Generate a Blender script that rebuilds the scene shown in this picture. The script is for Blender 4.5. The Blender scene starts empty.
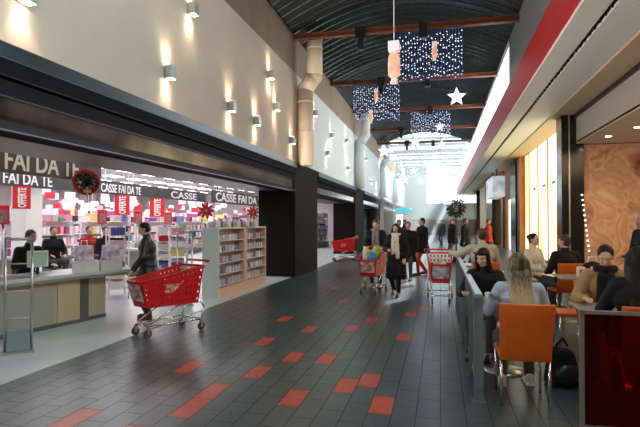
import bpy, bmesh, math, random
from mathutils import Vector, Matrix, Euler
random.seed(7)
PI = math.pi
C = bpy.context.scene.collection
sc = bpy.context.scene

# ------------------------------------------------------------------ camera, world, sun, exposure
YAW = math.atan(120/510); PITCH = math.atan(8.5/510)
cd = bpy.data.cameras.new('camera'); cam = bpy.data.objects.new('camera', cd); C.objects.link(cam)
cd.sensor_width = 36; cd.lens = 510/640*36; cd.clip_end = 400; cd.clip_start = 0.05
cam.location = (0, 0, 1.6); cam.rotation_euler = (PI/2 + PITCH, 0, YAW)
sc.camera = cam
sc.view_settings.view_transform = 'Standard'; sc.view_settings.look = 'None'
sc.view_settings.exposure = 0.13; sc.view_settings.gamma = 1.0; sc.view_settings.use_curve_mapping = False
w = bpy.data.worlds.new('world'); sc.world = w; w.use_nodes = True
bg = w.node_tree.nodes['Background']; bg.inputs[0].default_value = (.86, .94, 1, 1); bg.inputs[1].default_value = 2.8
def lamp(name, kind, loc, rot, energy, color=(1, 1, 1), **kw):
    l = bpy.data.lights.new(name, kind); l.energy = energy; l.color = color
    for k, v in kw.items(): setattr(l, k, v)
    o = bpy.data.objects.new(name, l); o.location = loc; o.rotation_euler = rot; C.objects.link(o); return o
lamp('sun', 'SUN', (20, 70, 40), (math.radians(-42), math.radians(25), 0), 18, (1, .97, .9), angle=.02)
# daylight through the clerestory glazing on the right, and the supermarket's / cafe's ceiling lighting, plus added fill
lamp('clerestory_area_light', 'AREA', (1.98, 27, 6.5), (0, math.radians(62), 0), 560, (.85, .93, 1), shape='RECTANGLE', size=.9, size_y=20)
lamp('clerestory_area_light', 'AREA', (2.0, 1.5, 6.5), (0, math.radians(62), 0), 340, (.74, 1, .95), shape='RECTANGLE', size=.9, size_y=12)  # added light at an unseen rear window, brightens the near left wall
lamp('supermarket_lighting', 'AREA', (-9, 11, 3.9), (0, 0, 0), 260, (1, .93, .96), shape='RECTANGLE', size=6, size_y=16)
lamp('supermarket_lighting', 'AREA', (-17, 22, 3.9), (0, 0, 0), 1500, (1, .93, .97), shape='RECTANGLE', size=10, size_y=30)
lamp('added_soffit_fill', 'AREA', (-3.98, 5, 2.3), (0, math.radians(-140), 0), 560, (1, .93, .90), shape='RECTANGLE', size=.45, size_y=18)  # added fill at the entrance, aimed up at the right-hand soffit
lamp('cafe_lighting', 'AREA', (5.2, 8, 3.9), (0, 0, 0), 260, (1, .68, .40), shape='RECTANGLE', size=2.3, size_y=12)

# ------------------------------------------------------------------ materials
MATS = {}
def M(name, col=(.5, .5, .5), rough=.6, metal=0., emit=0., ecol=None, alpha=1., noise=0., nscale=8., col2=None, bump=0., trans=0., stretch=None):
    if name in MATS: return MATS[name]
    m = bpy.data.materials.new(name); m.use_nodes = True; nt = m.node_tree; b = nt.nodes['Principled BSDF']
    b.inputs['Base Color'].default_value = (*col, 1); b.inputs['Roughness'].default_value = rough; b.inputs['Metallic'].default_value = metal
    b.inputs['Alpha'].default_value = alpha
    if trans: b.inputs['Transmission Weight'].default_value = trans
    if emit:
        b.inputs['Emission Color'].default_value = (*(ecol or col), 1); b.inputs['Emission Strength'].default_value = emit
    if noise or col2 or bump:
        tc = nt.nodes.new('ShaderNodeTexCoord'); n = nt.nodes.new('ShaderNodeTexNoise'); n.inputs['Scale'].default_value = nscale; n.inputs['Detail'].default_value = 5
        mp = nt.nodes.new('ShaderNodeMapping'); nt.links.new(tc.outputs['Object'], mp.inputs[0]); nt.links.new(mp.outputs[0], n.inputs['Vector'])
        if stretch: mp.inputs['Scale'].default_value = stretch
        if noise or col2:
            r = nt.nodes.new('ShaderNodeValToRGB'); c2 = col2 or tuple(c*(1-noise) for c in col)
            r.color_ramp.elements[0].color = (*c2, 1); r.color_ramp.elements[1].color = (*col, 1)
            r.color_ramp.elements[0].position = .35; r.color_ramp.elements[1].position = .65
            nt.links.new(n.outputs['Fac'], r.inputs[0]); nt.links.new(r.outputs[0], b.inputs['Base Color'])
            if emit: nt.links.new(r.outputs[0], b.inputs['Emission Color'])
        if bump:
            bp = nt.nodes.new('ShaderNodeBump'); bp.inputs['Strength'].default_value = bump; bp.inputs['Distance'].default_value = .01
            nt.links.new(n.outputs['Fac'], bp.inputs['Height']); nt.links.new(bp.outputs[0], b.inputs['Normal'])
    MATS[name] = m; return m
def glassy(name, tint, opacity, rough=.05):
    if name in MATS: return MATS[name]
    m = bpy.data.materials.new(name); m.use_nodes = True; nt = m.node_tree; nt.nodes.clear()
    out = nt.nodes.new('ShaderNodeOutputMaterial'); mx = nt.nodes.new('ShaderNodeMixShader'); t = nt.nodes.new('ShaderNodeBsdfTransparent')
    p = nt.nodes.new('ShaderNodeBsdfPrincipled'); t.inputs[0].default_value = (*tint, 1); p.inputs['Base Color'].default_value = (*tint, 1); p.inputs['Roughness'].default_value = rough
    mx.inputs[0].default_value = opacity; nt.links.new(t.outputs[0], mx.inputs[1]); nt.links.new(p.outputs[0], mx.inputs[2]); nt.links.new(mx.outputs[0], out.inputs[0])
    MATS[name] = m; return m
wall_cream = M('cream_plaster', (.68, .565, .49), .8, noise=.05, nscale=2, bump=.05)
wall_daylit = M('daylight_tinted_plaster', (.66, .72, .74), .8, noise=.04, nscale=2)  # the cream wall again, with the far bays' daylight put into its colour
wall_brown = M('brown_panel', (.30, .22, .15), .55, noise=.15, nscale=3)
dark_metal = M('dark_fascia', (.010, .010, .012), .75)
dark_metal.node_tree.nodes['Principled BSDF'].inputs['Specular IOR Level'].default_value = .03
black = M('black_metal', (.01, .01, .011), .35)
mirror = M('smoked_mirror_panel', (.14, .12, .12), .14, .8, noise=.75, nscale=1.6)  # blotchy noise in the colour stands in for reflections
soffit_mat = M('grey_brown_soffit', (.12, .10, .085), .35, noise=.1, nscale=2)
steel = M('brushed_steel', (.5, .52, .53), .3, .9)
chrome = M('chrome', (.75, .76, .77), .15, 1.)
rail_grey = M('grey_painted_steel', (.16, .20, .22), .4, .3)
red_plastic = M('red_plastic', (.62, .012, .012), .35)
red_paint = M('red_paint', (.48, .012, .01), .45)
white_paint = M('white_paint', (.84, .85, .82), .55)
beige_paint = M('beige_paint', (.62, .47, .30), .6)
orange_lthr = M('orange_leather', (.66, .125, .010), .42, noise=.12, nscale=10, bump=.1)
rust = M('rust_red_steel', (.20, .055, .025), .5, .2, noise=.3, nscale=6)
corr = M('dark_corrugated_sheet', (.13, .15, .145), .2, .85, noise=.3, nscale=1.2)
skin = M('skin', (.62, .36, .25), .5); lipm = M('lips', (.42, .1, .09), .5); eyem = M('eye_dark', (.02, .015, .012), .2); eyew = M('eye_white', (.7, .7, .68), .3)
hair_black = M('black_hair', (.016, .012, .011), .5, noise=.5, nscale=45, bump=.6, stretch=(3, 3, .35)); hair_brown = M('dark_brown_hair', (.05, .025, .014), .5, noise=.5, nscale=40, bump=.6, stretch=(3, 3, .4))
hair_ombre = M('light_brown_hair', (.30, .19, .10), .4); hair_blond = M('blond_hair', (.55, .34, .14), .4, noise=.4, nscale=25)
coat_black = M('black_cloth', (.012, .012, .014), .75); coat_navy = M('dark_puffer_nylon', (.012, .015, .02), .4, noise=.4, nscale=9, bump=.5, stretch=(1, 1, 5))
cloth_grey = M('grey_trousers', (.06, .06, .07), .8); cloth_jean = M('denim', (.05, .08, .15), .8); khaki = M('khaki_coat_cloth', (.50, .46, .35), .8, noise=.15, nscale=12)
cream_cloth = M('cream_wool', (.72, .66, .52), .85, noise=.15, nscale=30); blue_knit = M('pale_blue_knit', (.42, .50, .60), .9, noise=.2, nscale=40, bump=.3)
tan_coat = M('tan_coat_cloth', (.42, .25, .10), .8, noise=.2, nscale=14); white_coat = M('off_white_coat', (.66, .62, .52), .8); red_cloth = M('red_cloth', (.45, .02, .02), .8)
nt = hair_ombre.node_tree; tc = nt.nodes.new('ShaderNodeTexCoord'); sp = nt.nodes.new('ShaderNodeSeparateXYZ'); mr = nt.nodes.new('ShaderNodeMapRange'); ns = nt.nodes.new('ShaderNodeTexNoise'); mp = nt.nodes.new('ShaderNodeMapping'); ad = nt.nodes.new('ShaderNodeMath'); rr = nt.nodes.new('ShaderNodeValToRGB')
mp.inputs['Scale'].default_value = (60, 60, 3); ns.inputs['Scale'].default_value = 1; mr.inputs[1].default_value = 1.16; mr.inputs[2].default_value = .84; ad.operation = 'ADD'; rr.color_ramp.elements[0].color = (.035, .022, .015, 1); rr.color_ramp.elements[1].color = (.38, .26, .14, 1); rr.color_ramp.elements[0].position = .45; rr.color_ramp.elements[1].position = 1.0
L_ = nt.links.new; L_(tc.outputs['Object'], sp.inputs[0]); L_(sp.outputs[2], mr.inputs[0]); L_(tc.outputs['Object'], mp.inputs[0]); L_(mp.outputs[0], ns.inputs['Vector']); L_(mr.outputs[0], ad.inputs[0]); L_(ns.outputs['Fac'], ad.inputs[1]); L_(ad.outputs[0], rr.inputs[0]); L_(rr.outputs[0], nt.nodes['Principled BSDF'].inputs['Base Color'])
shoe_brown = M('brown_leather', (.10, .05, .025), .5); shoe_black = M('black_leather', (.012, .012, .012), .4); shoe_white = M('white_red_trainer', (.7, .6, .58), .6)
for m_ in (coat_black, hair_black): m_.node_tree.nodes['Principled BSDF'].inputs['Specular IOR Level'].default_value = .2
white_plastic = M('white_plastic', (.75, .73, .74), .4); screen_mat = M('monitor_screen', (.05, .12, .09), .2, emit=.6, ecol=(.2, .3, .24))
lampglow = M('warm_lamp_glow', (1, .85, .6), .5, emit=30); tubeglow = M('white_tube_glow', (1, .95, .97), .5, emit=9)
downglow = M('downlight_glow', (1, .9, .7), .5, emit=30)
glass = glassy('clear_glass', (.95, .98, 1), .08)

# ------------------------------------------------------------------ mesh helpers
class B:
    def __init__(s): s.bm = bmesh.new()
    def box(s, x0, x1, y0, y1, z0, z1, mi=0):
        v = [s.bm.verts.new(p) for p in ((x0,y0,z0),(x1,y0,z0),(x1,y1,z0),(x0,y1,z0),(x0,y0,z1),(x1,y0,z1),(x1,y1,z1),(x0,y1,z1))]
        for f in ((3,2,1,0),(4,5,6,7),(0,1,5,4),(1,2,6,5),(2,3,7,6),(3,0,4,7)):
            s.bm.faces.new([v[i] for i in f]).material_index = mi
        return s
    def hexa(s, p8):
        v = [s.bm.verts.new(p) for p in p8]
        for f in ((3,2,1,0),(4,5,6,7),(0,1,5,4),(1,2,6,5),(2,3,7,6),(3,0,4,7)): s.bm.faces.new([v[i] for i in f])
        return s
    def obox(s, c, size, rz=0, rx=0, ry=0):
        m = Matrix.Translation(c) @ Euler((rx, ry, rz)).to_matrix().to_4x4()
        h = [a/2 for a in size]
        return s.hexa([m @ Vector((x*h[0], y*h[1], z*h[2])) for x, y, z in ((-1,-1,-1),(1,-1,-1),(1,1,-1),(-1,1,-1),(-1,-1,1),(1,-1,1),(1,1,1),(-1,1,1))])
    def tube(s, a, b, r, r2=None, n=10, caps=True):
        a, b = Vector(a), Vector(b); r2 = r if r2 is None else r2; d = (b-a)
        if d.length < 1e-6: return s
        q = d.to_track_quat('Z', 'Y'); A, Bv = [], []
        for i in range(n):
            t = 2*PI*i/n; e = q @ Vector((math.cos(t), math.sin(t), 0)); A.append(s.bm.verts.new(a+e*r)); Bv.append(s.bm.verts.new(b+e*r2))
        for i in range(n): s.bm.faces.new((A[i], A[(i+1) % n], Bv[(i+1) % n], Bv[i])).smooth = True
        if caps: s.bm.faces.new(A[::-1]); s.bm.faces.new(Bv)
        return s
    def path(s, pts, r, n=8):
        for a, b in zip(pts, pts[1:]): s.tube(a, b, r, n=n)
        for p in pts[1:-1]: s.ell(p, (r*1.02,)*3, n=8)
        return s
    def ell(s, c, r, rot=None, n=14):
        m = Matrix.Translation(c) @ ((rot or Matrix()).to_4x4()) @ Matrix.Diagonal((*r, 1)); k = max(5, n*2//3); V = s.bm.verts.new; F = s.bm.faces.new
        top = V(m @ Vector((0,0,1))); bot = V(m @ Vector((0,0,-1))); rings = []
        for j in range(1, k):
            a = PI*j/k; sa, ca = math.sin(a), math.cos(a); rings.append([V(m @ Vector((sa*math.cos(2*PI*i/n), sa*math.sin(2*PI*i/n), ca))) for i in range(n)])
        for i in range(n):
            q = (i+1) % n; F((top, rings[0][i], rings[0][q])).smooth = True; F((bot, rings[-1][q], rings[-1][i])).smooth = True
            for A, R in zip(rings, rings[1:]): F((A[i], R[i], R[q], A[q])).smooth = True
        return s
    def cap(s, a, b, r, r2=None, n=12):          # capsule
        r2 = r if r2 is None else r2
        return s.tube(a, b, r, r2, n).ell(a, (r,)*3, n=n).ell(b, (r2,)*3, n=n)
    def lathe(s, prof, c=(0,0,0), n=20):
        rings = []
        for r, z in prof: rings.append([s.bm.verts.new((c[0]+r*math.cos(2*PI*i/n), c[1]+r*math.sin(2*PI*i/n), c[2]+z)) for i in range(n)])
        for A, Bv in zip(rings, rings[1:]):
            for i in range(n): s.bm.faces.new((A[i], A[(i+1) % n], Bv[(i+1) % n], Bv[i])).smooth = True
        s.bm.faces.new(rings[0][::-1]); s.bm.faces.new(rings[-1]); return s
    def prism(s, pts, d, mat=None):              # polygon in XY extruded along Z by d, then transformed
        mat = mat or Matrix(); a = [s.bm.verts.new(mat @ Vector((x, y, -d/2))) for x, y in pts]; b = [s.bm.verts.new(mat @ Vector((x, y, d/2))) for x, y in pts]
        s.bm.faces.new(a[::-1]); s.bm.faces.new(b); n = len(pts)
        for i in range(n): s.bm.faces.new((a[i], a[(i+1) % n], b[(i+1) % n], b[i]))
        return s
    def quad(s, *p, mi=0):
        f = s.bm.faces.new([s.bm.verts.new(q) for q in p]); f.material_index = mi; return s
    def make(s, name, mats, parent=None, loc=None, rz=0, bevel=0):
        me = bpy.data.meshes.new(name); s.bm.normal_update(); s.bm.to_mesh(me); s.bm.free()
        for m in (mats if isinstance(mats, (list, tuple)) else [mats]): me.materials.append(m)
        o = bpy.data.objects.new(name, me); C.objects.link(o)
        if parent: o.parent = parent
        if loc is not None: o.location = loc
        o.rotation_euler.z = rz
        if bevel:
            b = o.modifiers.new('bevel', 'BEVEL'); b.width = bevel; b.segments = 2; b.limit_method = 'ANGLE'
        return o
def tag(o, label=None, cat=None, group=None, kind=None):
    if label: o['label'] = label
    if cat: o['category'] = cat
    if group: o['group'] = group
    if kind: o['kind'] = kind
    return o
def thing(name, label, cat, loc=(0,0,0), rz=0, group=None):
    o = bpy.data.objects.new(name, None); o.empty_display_size = .1; C.objects.link(o); o.location = loc; o.rotation_euler = (0, 0, rz)
    return tag(o, label, cat, group)
def struct(name, b, mats, **kw): return tag(b.make(name, mats, **kw), kind='structure')
def kids(o): return [c for c in bpy.data.objects if c.parent == o]
def copy_tree(o, loc=None, rz=None, label=None, group=None, parent=None):
    c = o.copy(); C.objects.link(c)
    if parent: c.parent = parent; c.matrix_parent_inverse = o.matrix_parent_inverse.copy()
    for ch in list(kids(o)): copy_tree(ch, parent=c)
    if loc is not None: c.location = loc
    if rz is not None: c.rotation_euler.z = rz
    if label: c['label'] = label
    if group: c['group'] = group
    return c
def text(name, s, size, mat, M4, parent, depth=.004, sx=1., bold=.0):
    cu = bpy.data.curves.new(name, 'FONT'); cu.body = s; cu.size = size; cu.extrude = depth; cu.align_x = 'LEFT'; cu.offset = bold
    t = bpy.data.objects.new('tmp', cu); C.objects.link(t); bpy.context.view_layer.update()
    me = bpy.data.meshes.new_from_object(t.evaluated_get(bpy.context.evaluated_depsgraph_get())); bpy.data.objects.remove(t)
    me.transform(M4 @ Matrix.Diagonal((sx, 1, 1, 1))); me.materials.clear(); me.materials.append(mat)
    o = bpy.data.objects.new(name, me); C.objects.link(o); o.parent = parent; return o
FACE_X = Matrix(((0,0,1,0),(1,0,0,0),(0,1,0,0),(0,0,0,1)))      # text plane facing +X, reading along +Y
FACE_Y = Matrix(((1,0,0,0),(0,0,-1,0),(0,1,0,0),(0,0,0,1)))     # text plane facing -Y

# ------------------------------------------------------------------ floor
TW, TL = .2, .45
def snap(x, y):
    i = math.floor(x/TW); off = (i % 2)*TL/2; return i, math.floor((y-off)/TL)
reds = {snap(*p) for p in [(-.6,4.34),(-.86,4.94),(-.62,5.33),(-1.28,4.6),(-2.65,5.04),(-2.18,4.69),(-1.97,5.36),(-1.76,6.03),(-2.4,6.6),(-2.0,7.22),(-2.41,7.9),
        (-1.29,6.0),(-2.18,3.83),(-2.39,3.55),(-1.3,7.46),(-.41,7.32),(-1.01,8.14),(-2.9,3.43),(-.55,8.9),(-.3,9.8),(-1.9,10.2),(-2.6,12.2),(-.9,13.5)]}
b = B()
def floortile(x0, x1, y0, y1, mi): b.quad((x0, y0, 0), (x1, y0, 0), (x1, y1, 0), (x0, y1, 0), mi=mi)
g = .004
for i in range(-21, 42):
    off = (i % 2)*TL/2
    for j in range(-8, 145):
        y0 = j*TL+off; x0 = max(i*TW, -4.2)
        mi = 4 if (i, j) in reds else random.choice((0, 0, 1, 2))
        floortile(x0+g, (i+1)*TW-g, y0+g, y0+TL-g, mi)
b.quad((-4.2, -6, -.004), (8.4, -6, -.004), (8.4, 66, -.004), (-4.2, 66, -.004), mi=3)
def slate(n, c): return M(n, c, .3, noise=.22, nscale=5)
struct('floor', b, [slate('slate_tile_a', (.064,.082,.092)), slate('slate_tile_b', (.069,.088,.098)), slate('slate_tile_c', (.060,.077,.087)), M('grout', (.05,.056,.06), .8), M('red_floor_tile', (.52,.07,.03), .35, noise=.25, nscale=12)])
struct('floor_slab', B().box(-32, 8.6, -6.2, 66, -.3, -.02), M('concrete', (.3,.3,.3), .8))
struct('floor_supermarket', B().box(-32, -4.2, -6, 66, -.02, .012), M('pale_shop_floor', (.60,.64,.66), .3, noise=.06, nscale=3))

# ------------------------------------------------------------------ left wall, fascia, pillars
PIL = [14.2, 25.0, 35.5, 46.0]
struct('wall_left', B().box(-4.5, -4.2, -6, 15, 3.3, 6.05), wall_cream)
struct('wall_left_far', B().box(-4.5, -4.2, 15, 66, 3.3, 6.05), wall_daylit)
b = B(); y = -6
while y < 66:
    b.box(-4.5, -4.22, y+.012, min(y+2.6, 66)-.012, 6.05, 7.15); y += 2.6
b.box(-4.5, -4.24, -6, 66, 6.0, 7.2); struct('wall_left_upper_panelling', b, wall_brown)
segs = [(-6, 14.2)]+[(p+2.75, (PIL+[66])[k+1]) for k, p in enumerate(PIL)]
b = B(); b2 = B(); b3 = B(); b4 = B()
for y0, y1 in segs:
    b4.box(-4.5, -4.03, y0, y1, 3.17, 3.32); b.box(-4.5, -4.05, y0, y1, 3.01, 3.17); b.box(-4.5, -4.12, y0, y1, 2.97, 3.01); b.box(-4.5, -4.07, y0, y1, 2.82, 2.97)
    b.box(-4.5, -4.10, y0, y1, 2.50, 2.585)
    b2.box(-4.5, -4.13, y0, y1, 2.585, 2.82)
    b3.box(-5.62, -4.2, y0, y1, 2.52, 2.60)
struct('trim_fascia_left', b, dark_metal); struct('trim_fascia_top_left', b4, M('fascia_blue_reflection', (.025,.05,.062), .35, .0, noise=.4, nscale=1.3)); struct('trim_mirror_panel_left', b2, mirror); struct('ceiling_entrance_soffit', b3, soffit_mat)  # top strip: blue-teal reflections put into its colour
struct('wall_supermarket_bulkhead', B().box(-5.68, -5.6, -6, 66, 2.53, 4.3), white_paint)
M('dark_brown_pillar', (.012,.010,.009), .8).node_tree.nodes['Principled BSDF'].inputs['Specular IOR Level'].default_value = .12
for k, p in enumerate(PIL):
    struct('wall_pillar_%d' % (k+1), B().box(-5.2, -4.08, p, p+2.75, 0, 3.34), M('dark_brown_pillar', (.012,.010,.009), .6))
for k, (y0, y1) in enumerate(segs[2:]):
    struct('window_shop_left_%d' % (k+1), B().box(-5.1, -5.0, y0, y1, .0, 2.52), M('dim_shop_window', (.10,.14,.15), .2))
PX = 3.94
def duct(y, mat, lab):
    b = B().tube((-PX, y, 3.3), (-PX, y, 5.65), .235, n=20).tube((-PX, y, 5.6), (-PX+.28, y, 6.0), .235, n=20).tube((-PX+.28, y, 5.95), (-PX+.28, y, 7.2), .235, n=20)
    b.ell((-PX, y, 5.63), (.238,)*3, n=20).ell((-PX+.28, y, 5.98), (.238,)*3, n=20)
    t = thing('duct_pipe', lab, 'pipe', (0, 0, 0)); b.make('pipe', mat, t)
    for x, z in ((-PX, 4.3), (-PX, 5.2), (-PX+.28, 6.8)): B().tube((x, y, z), (x, y, z+.04), .245, n=20).make('collar', mat, t)
duct(14.85, M('cream_pipe_paint', (.78,.62,.45), .5), 'fat cream bent duct pipe on the nearest left pillar')
duct(25.6, wall_daylit, 'pale bent duct pipe on the second left pillar')
duct(36.1, wall_daylit, 'pale bent duct pipe on the third left pillar'); duct(46.6, wall_daylit, 'pale bent duct pipe on the farthest left pillar')
# ------------------------------------------------------------------ ceiling vault, beams
b = B(); nx = 12; rows = []; yy = -6
while yy <= 38:
    row = []
    for j in range(nx+1):
        u = -1+2*j/nx; row.append(b.bm.verts.new((-1.05+u*3.35, yy, 7.2+1.0*(1-u*u)+.09*math.sin(2*PI*yy/.42))))
    rows.append(row); yy += .06
for A, R in zip(rows, rows[1:]):
    for j in range(nx): b.bm.faces.new((A[j], R[j], R[j+1], A[j+1])).smooth = True
struct('ceiling', b, corr)
struct('ceiling_cover', B().box(-4.6, 2.4, -6, 38, 8.35, 8.4), black)
beamY = [14.5+5.25*k for k in range(-3, 10)]
lab = ['nearest rust-red ceiling beam with dark bracket', 'second rust-red ceiling beam, behind the tall bottle lantern']
for k, yb in enumerate(beamY):
    m = rust if yb < 38 else M('white_roof_beam', (.6,.62,.6), .5)
    bb = B().box(-4.4, 2.3, yb-.09, yb+.09, 7.13, 7.15).box(-4.4, 2.3, yb-.09, yb+.09, 7.0, 7.02).box(-4.4, 2.3, yb-.02, yb+.02, 7.01, 7.14)
    struct('trim_ceiling_beam_%d' % (k+1), bb, m)
    if 12 < yb < 38:
        bb = B().box(-2.35, -2.05, yb-.14, yb+.14, 6.86, 7.2).box(-2.28, -2.12, yb-.1, yb+.1, 6.55, 6.86)
        bb.make('ceiling_bracket', black, None, None); 
        tag(bpy.context.scene.collection.objects[-1], 'black ceiling bracket clamped on a rust-red beam, left of centre', 'bracket', 'ceiling brackets left of centre')
        bb = B().box(-.55, -.33, yb-.12, yb+.12, 6.75, 7.18)
        o = bb.make('ceiling_speaker', black); tag(o, 'small black speaker box under a ceiling beam near the middle', 'speaker', 'speakers under the ceiling beams')
# atrium glass roof at the far end
b = B(); bg2 = B()
for k in range(9):
    yb = 38+3.5*k; b.box(-4.4, 2.3, yb, yb+.15, 8.2, 8.4)
for x in (-4.3, -2.1, 0, 2.15): b.box(x, x+.1, 38, 66, 8.2, 8.35)
struct('window_roof_frame', b, M('grey_roof_steel', (.35,.38,.38), .5)); struct('window_roof_glazing', bg2.box(-4.4, 2.3, 38, 66, 8.42, 8.44), glass)
struct('wall_left_atrium', B().box(-4.5, -4.2, 38, 66, 7.1, 8.5), wall_daylit); struct('wall_right_atrium', B().box(2.1, 2.3, 38, 66, 7.1, 8.5), wall_daylit)
struct('wall_far', B().box(-4.5, -1.6, 64, 64.3, 0, 8.4).box(-1.6, 8.5, 64, 64.3, 0, 3.9), M('teal_grey_plaster', (.33,.45,.43), .7))
struct('wall_far_dark_dado', B().box(-4.2, 8.2, 63.85, 64, 0, 1.9), M('dark_shop_row', (.05,.06,.06), .5))
b = B()
for x in (-1.6, .2, 2.0): b.box(x, x+.12, 64, 64.2, 3.9, 8.5)
struct('window_far_frame', b, white_paint); struct('window_far_glazing', B().box(-1.6, 2.2, 64.08, 64.1, 3.9, 8.45), glass)
hz = bpy.data.materials.new('sunlit_haze'); hz.use_nodes = True; nt = hz.node_tree; nt.nodes.clear(); o_ = nt.nodes.new('ShaderNodeOutputMaterial'); v_ = nt.nodes.new('ShaderNodeVolumeScatter'); v_.inputs['Density'].default_value = .014; v_.inputs['Anisotropy'].default_value = .3; nt.links.new(v_.outputs[0], o_.inputs['Volume'])
tag(B().box(-4.05, 2.0, 30, 63.7, .02, 6.5).make('haze', hz), 'sunlit haze filling the bright far end of the hall', 'haze', kind='stuff')
# ------------------------------------------------------------------ right side: clerestory, red band, soffit, storefronts
struct('wall_right_upper', B().box(2.1, 2.3, 7.5, 16.4, 5.7, 7.25), M('grey_panel', (.17,.18,.18), .5))
b = B(); yy = -6
while yy < 7.5: b.box(2.08, 2.2, yy, yy+.12, 5.75, 7.2); yy += 2.6
b.box(2.08, 2.22, -6, 7.5, 7.0, 7.2).box(2.08, 2.22, -6, 7.5, 5.7, 5.86); struct('window_added_rear_frame', b, white_paint)  # unseen windows behind the camera, added to let light in
struct('window_added_rear_glazing', B().box(2.16, 2.18, -6, 7.5, 5.86, 7.0), glass)
b = B(); yy = 16.4
while yy < 62: b.box(2.08, 2.2, yy, yy+.12, 5.75, 7.2); yy += 2.6
b.box(2.08, 2.22, 16.4, 64, 7.0, 7.2).box(2.08, 2.22, 16.4, 64, 5.7, 5.86); struct('window_clerestory_frame', b, white_paint)
struct('window_clerestory_glazing', B().box(2.16, 2.18, 16.4, 64, 5.86, 7.0), glass)
struct('trim_red_band', B().box(2.04, 2.4, -6, 64, 4.90, 5.76), red_paint)
struct('ceiling_right_soffit', B().box(2.06, 2.48, -6, 64, 4.84, 4.9).box(2.58, 3.31, -6, 64, 4.84, 4.9).box(2.4, 2.7, -6, 64, 5.0, 5.02), white_paint)
b = B(); yy = -2
while yy < 60: b.box(2.48, 2.58, yy, yy+.03, 4.86, 4.9); yy += .3
b.box(2.48, 2.58, -6, 64, 4.95, 4.98); struct('trim_soffit_slot_grille', b, M('dark_grille', (.06,.06,.055), .5))
struct('ceiling_right_soffit_beige', B().box(3.31, 4.0, -6, 64, 4.80, 4.9), beige_paint)
struct('trim_shutter_slot', B().box(3.9, 4.02, -6, 16.5, 4.70, 4.8), black)
struct('wall_cafe_fascia', B().box(3.96, 4.2, -6, 16.6, 3.95, 4.72), M('grey_beige_fascia', (.45,.40,.33), .6))
struct('ceiling_cafe', B().box(3.96, 8.4, -6, 16.6, 3.93, 4.0), M('warm_ceiling_paint', (.85,.70,.52), .7))
struct('ceiling_right_roof', B().box(2.2, 8.6, -6, 66, 5.0, 5.2), white_paint)
struct('wall_cafe_right', B().box(8.2, 8.4, -6, 16.6, 0, 4.0), beige_paint)
struct('wall_cafe_back', B().box(3.9, 8.4, 16.62, 16.8, 0, 4.9), M('brown_plaster', (.30,.16,.08), .6))
struct('wall_right_outer', B().box(8.4, 8.6, -6, 66, 0, 5.1), beige_paint)
struct('wall_behind', B().box(-6, 8.6, -6.2, -6, 0, 8.2), wall_cream)
# mural: generic warm abstract shapes
def mural_mat():
    m = bpy.data.materials.new('brown_mural'); m.use_nodes = True; nt = m.node_tree; p = nt.nodes['Principled BSDF']; p.inputs['Roughness'].default_value = .5
    tc = nt.nodes.new('ShaderNodeTexCoord'); n = nt.nodes.new('ShaderNodeTexNoise'); n.inputs['Scale'].default_value = 1.15; n.inputs['Detail'].default_value = 5; n.inputs['Distortion'].default_value = 1.1
    r = nt.nodes.new('ShaderNodeValToRGB'); e = r.color_ramp.elements; e[0].position = .3; e[0].color = (.16, .05, .02, 1); e[1].position = .72; e[1].color = (.80, .54, .34, 1)
    for pos, c in ((.42, (.52, .26, .14, 1)), (.5, (.78, .46, .28, 1)), (.56, (.60, .32, .18, 1))): q = e.new(pos); q.color = c
    nt.links.new(tc.outputs['Object'], n.inputs['Vector']); nt.links.new(n.outputs['Fac'], r.inputs[0]); nt.links.new(r.outputs[0], p.inputs['Base Color']); return m
tag(B().box(4.18, 8.15, 16.57, 16.62, .05, 3.9).make('wall_mural', mural_mat()), 'large brown and orange abstract mural on the back wall of the cafe', 'mural')
# storefronts
pilm = M('black_pillar_gloss', (.012,.012,.014), .15)
def colm(y0, y1, x0, x1, m, n, z1=4.8): struct('wall_storefront_pillar_%d' % n, B().box(x0, x1, y0, y1, 0, z1), m)
colm(16.5, 17.2, 3.55, 4.16, pilm, 1)
struct('trim_pillar_steel_strip', B().box(3.74, 3.78, 16.47, 16.5, 0, 4.8), steel)
woodm = M('orange_wood', (.45,.18,.05), .4, noise=.3, nscale=3, stretch=(4,4,.3))
colm(26.5, 27.4, 3.8, 4.3, woodm, 2); colm(27.4, 29.2, 3.72, 4.3, pilm, 3); colm(38.0, 42.5, 3.6, 4.3, pilm, 4); colm(46, 52, 3.8, 4.3, beige_paint, 5); colm(54, 58, 3.6, 4.3, pilm, 6); colm(33.5, 34.5, 3.8, 4.3, woodm, 7)
def winmat():
    m = bpy.data.materials.new('warm_lit_window'); m.use_nodes = True; nt = m.node_tree; p = nt.nodes['Principled BSDF']
    tc = nt.nodes.new('ShaderNodeTexCoord'); mp = nt.nodes.new('ShaderNodeMapping'); mp.inputs['Scale'].default_value = (1, .55, .12); n = nt.nodes.new('ShaderNodeTexNoise'); n.inputs['Scale'].default_value = 1.6
    r = nt.nodes.new('ShaderNodeValToRGB'); e = r.color_ramp.elements; e[0].position = .38; e[0].color = (.9, .55, .2, 1); e[1].position = .6; e[1].color = (1, .9, .62, 1); q = e.new(.47); q.color = (1, .85, .42, 1)
    nt.links.new(tc.outputs['Object'], mp.inputs[0]); nt.links.new(mp.outputs[0], n.inputs['Vector']); nt.links.new(n.outputs['Fac'], r.inputs[0])
    nt.links.new(r.outputs[0], p.inputs['Base Color']); nt.links.new(r.outputs[0], p.inputs['Emission Color']); p.inputs['Emission Strength'].default_value = 2.0; return m
wm = winmat()
struct('window_warm_shopfront', B().box(4.05, 4.1, 17.2, 26.5, .1, 4.78), wm)
b = B()
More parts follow.
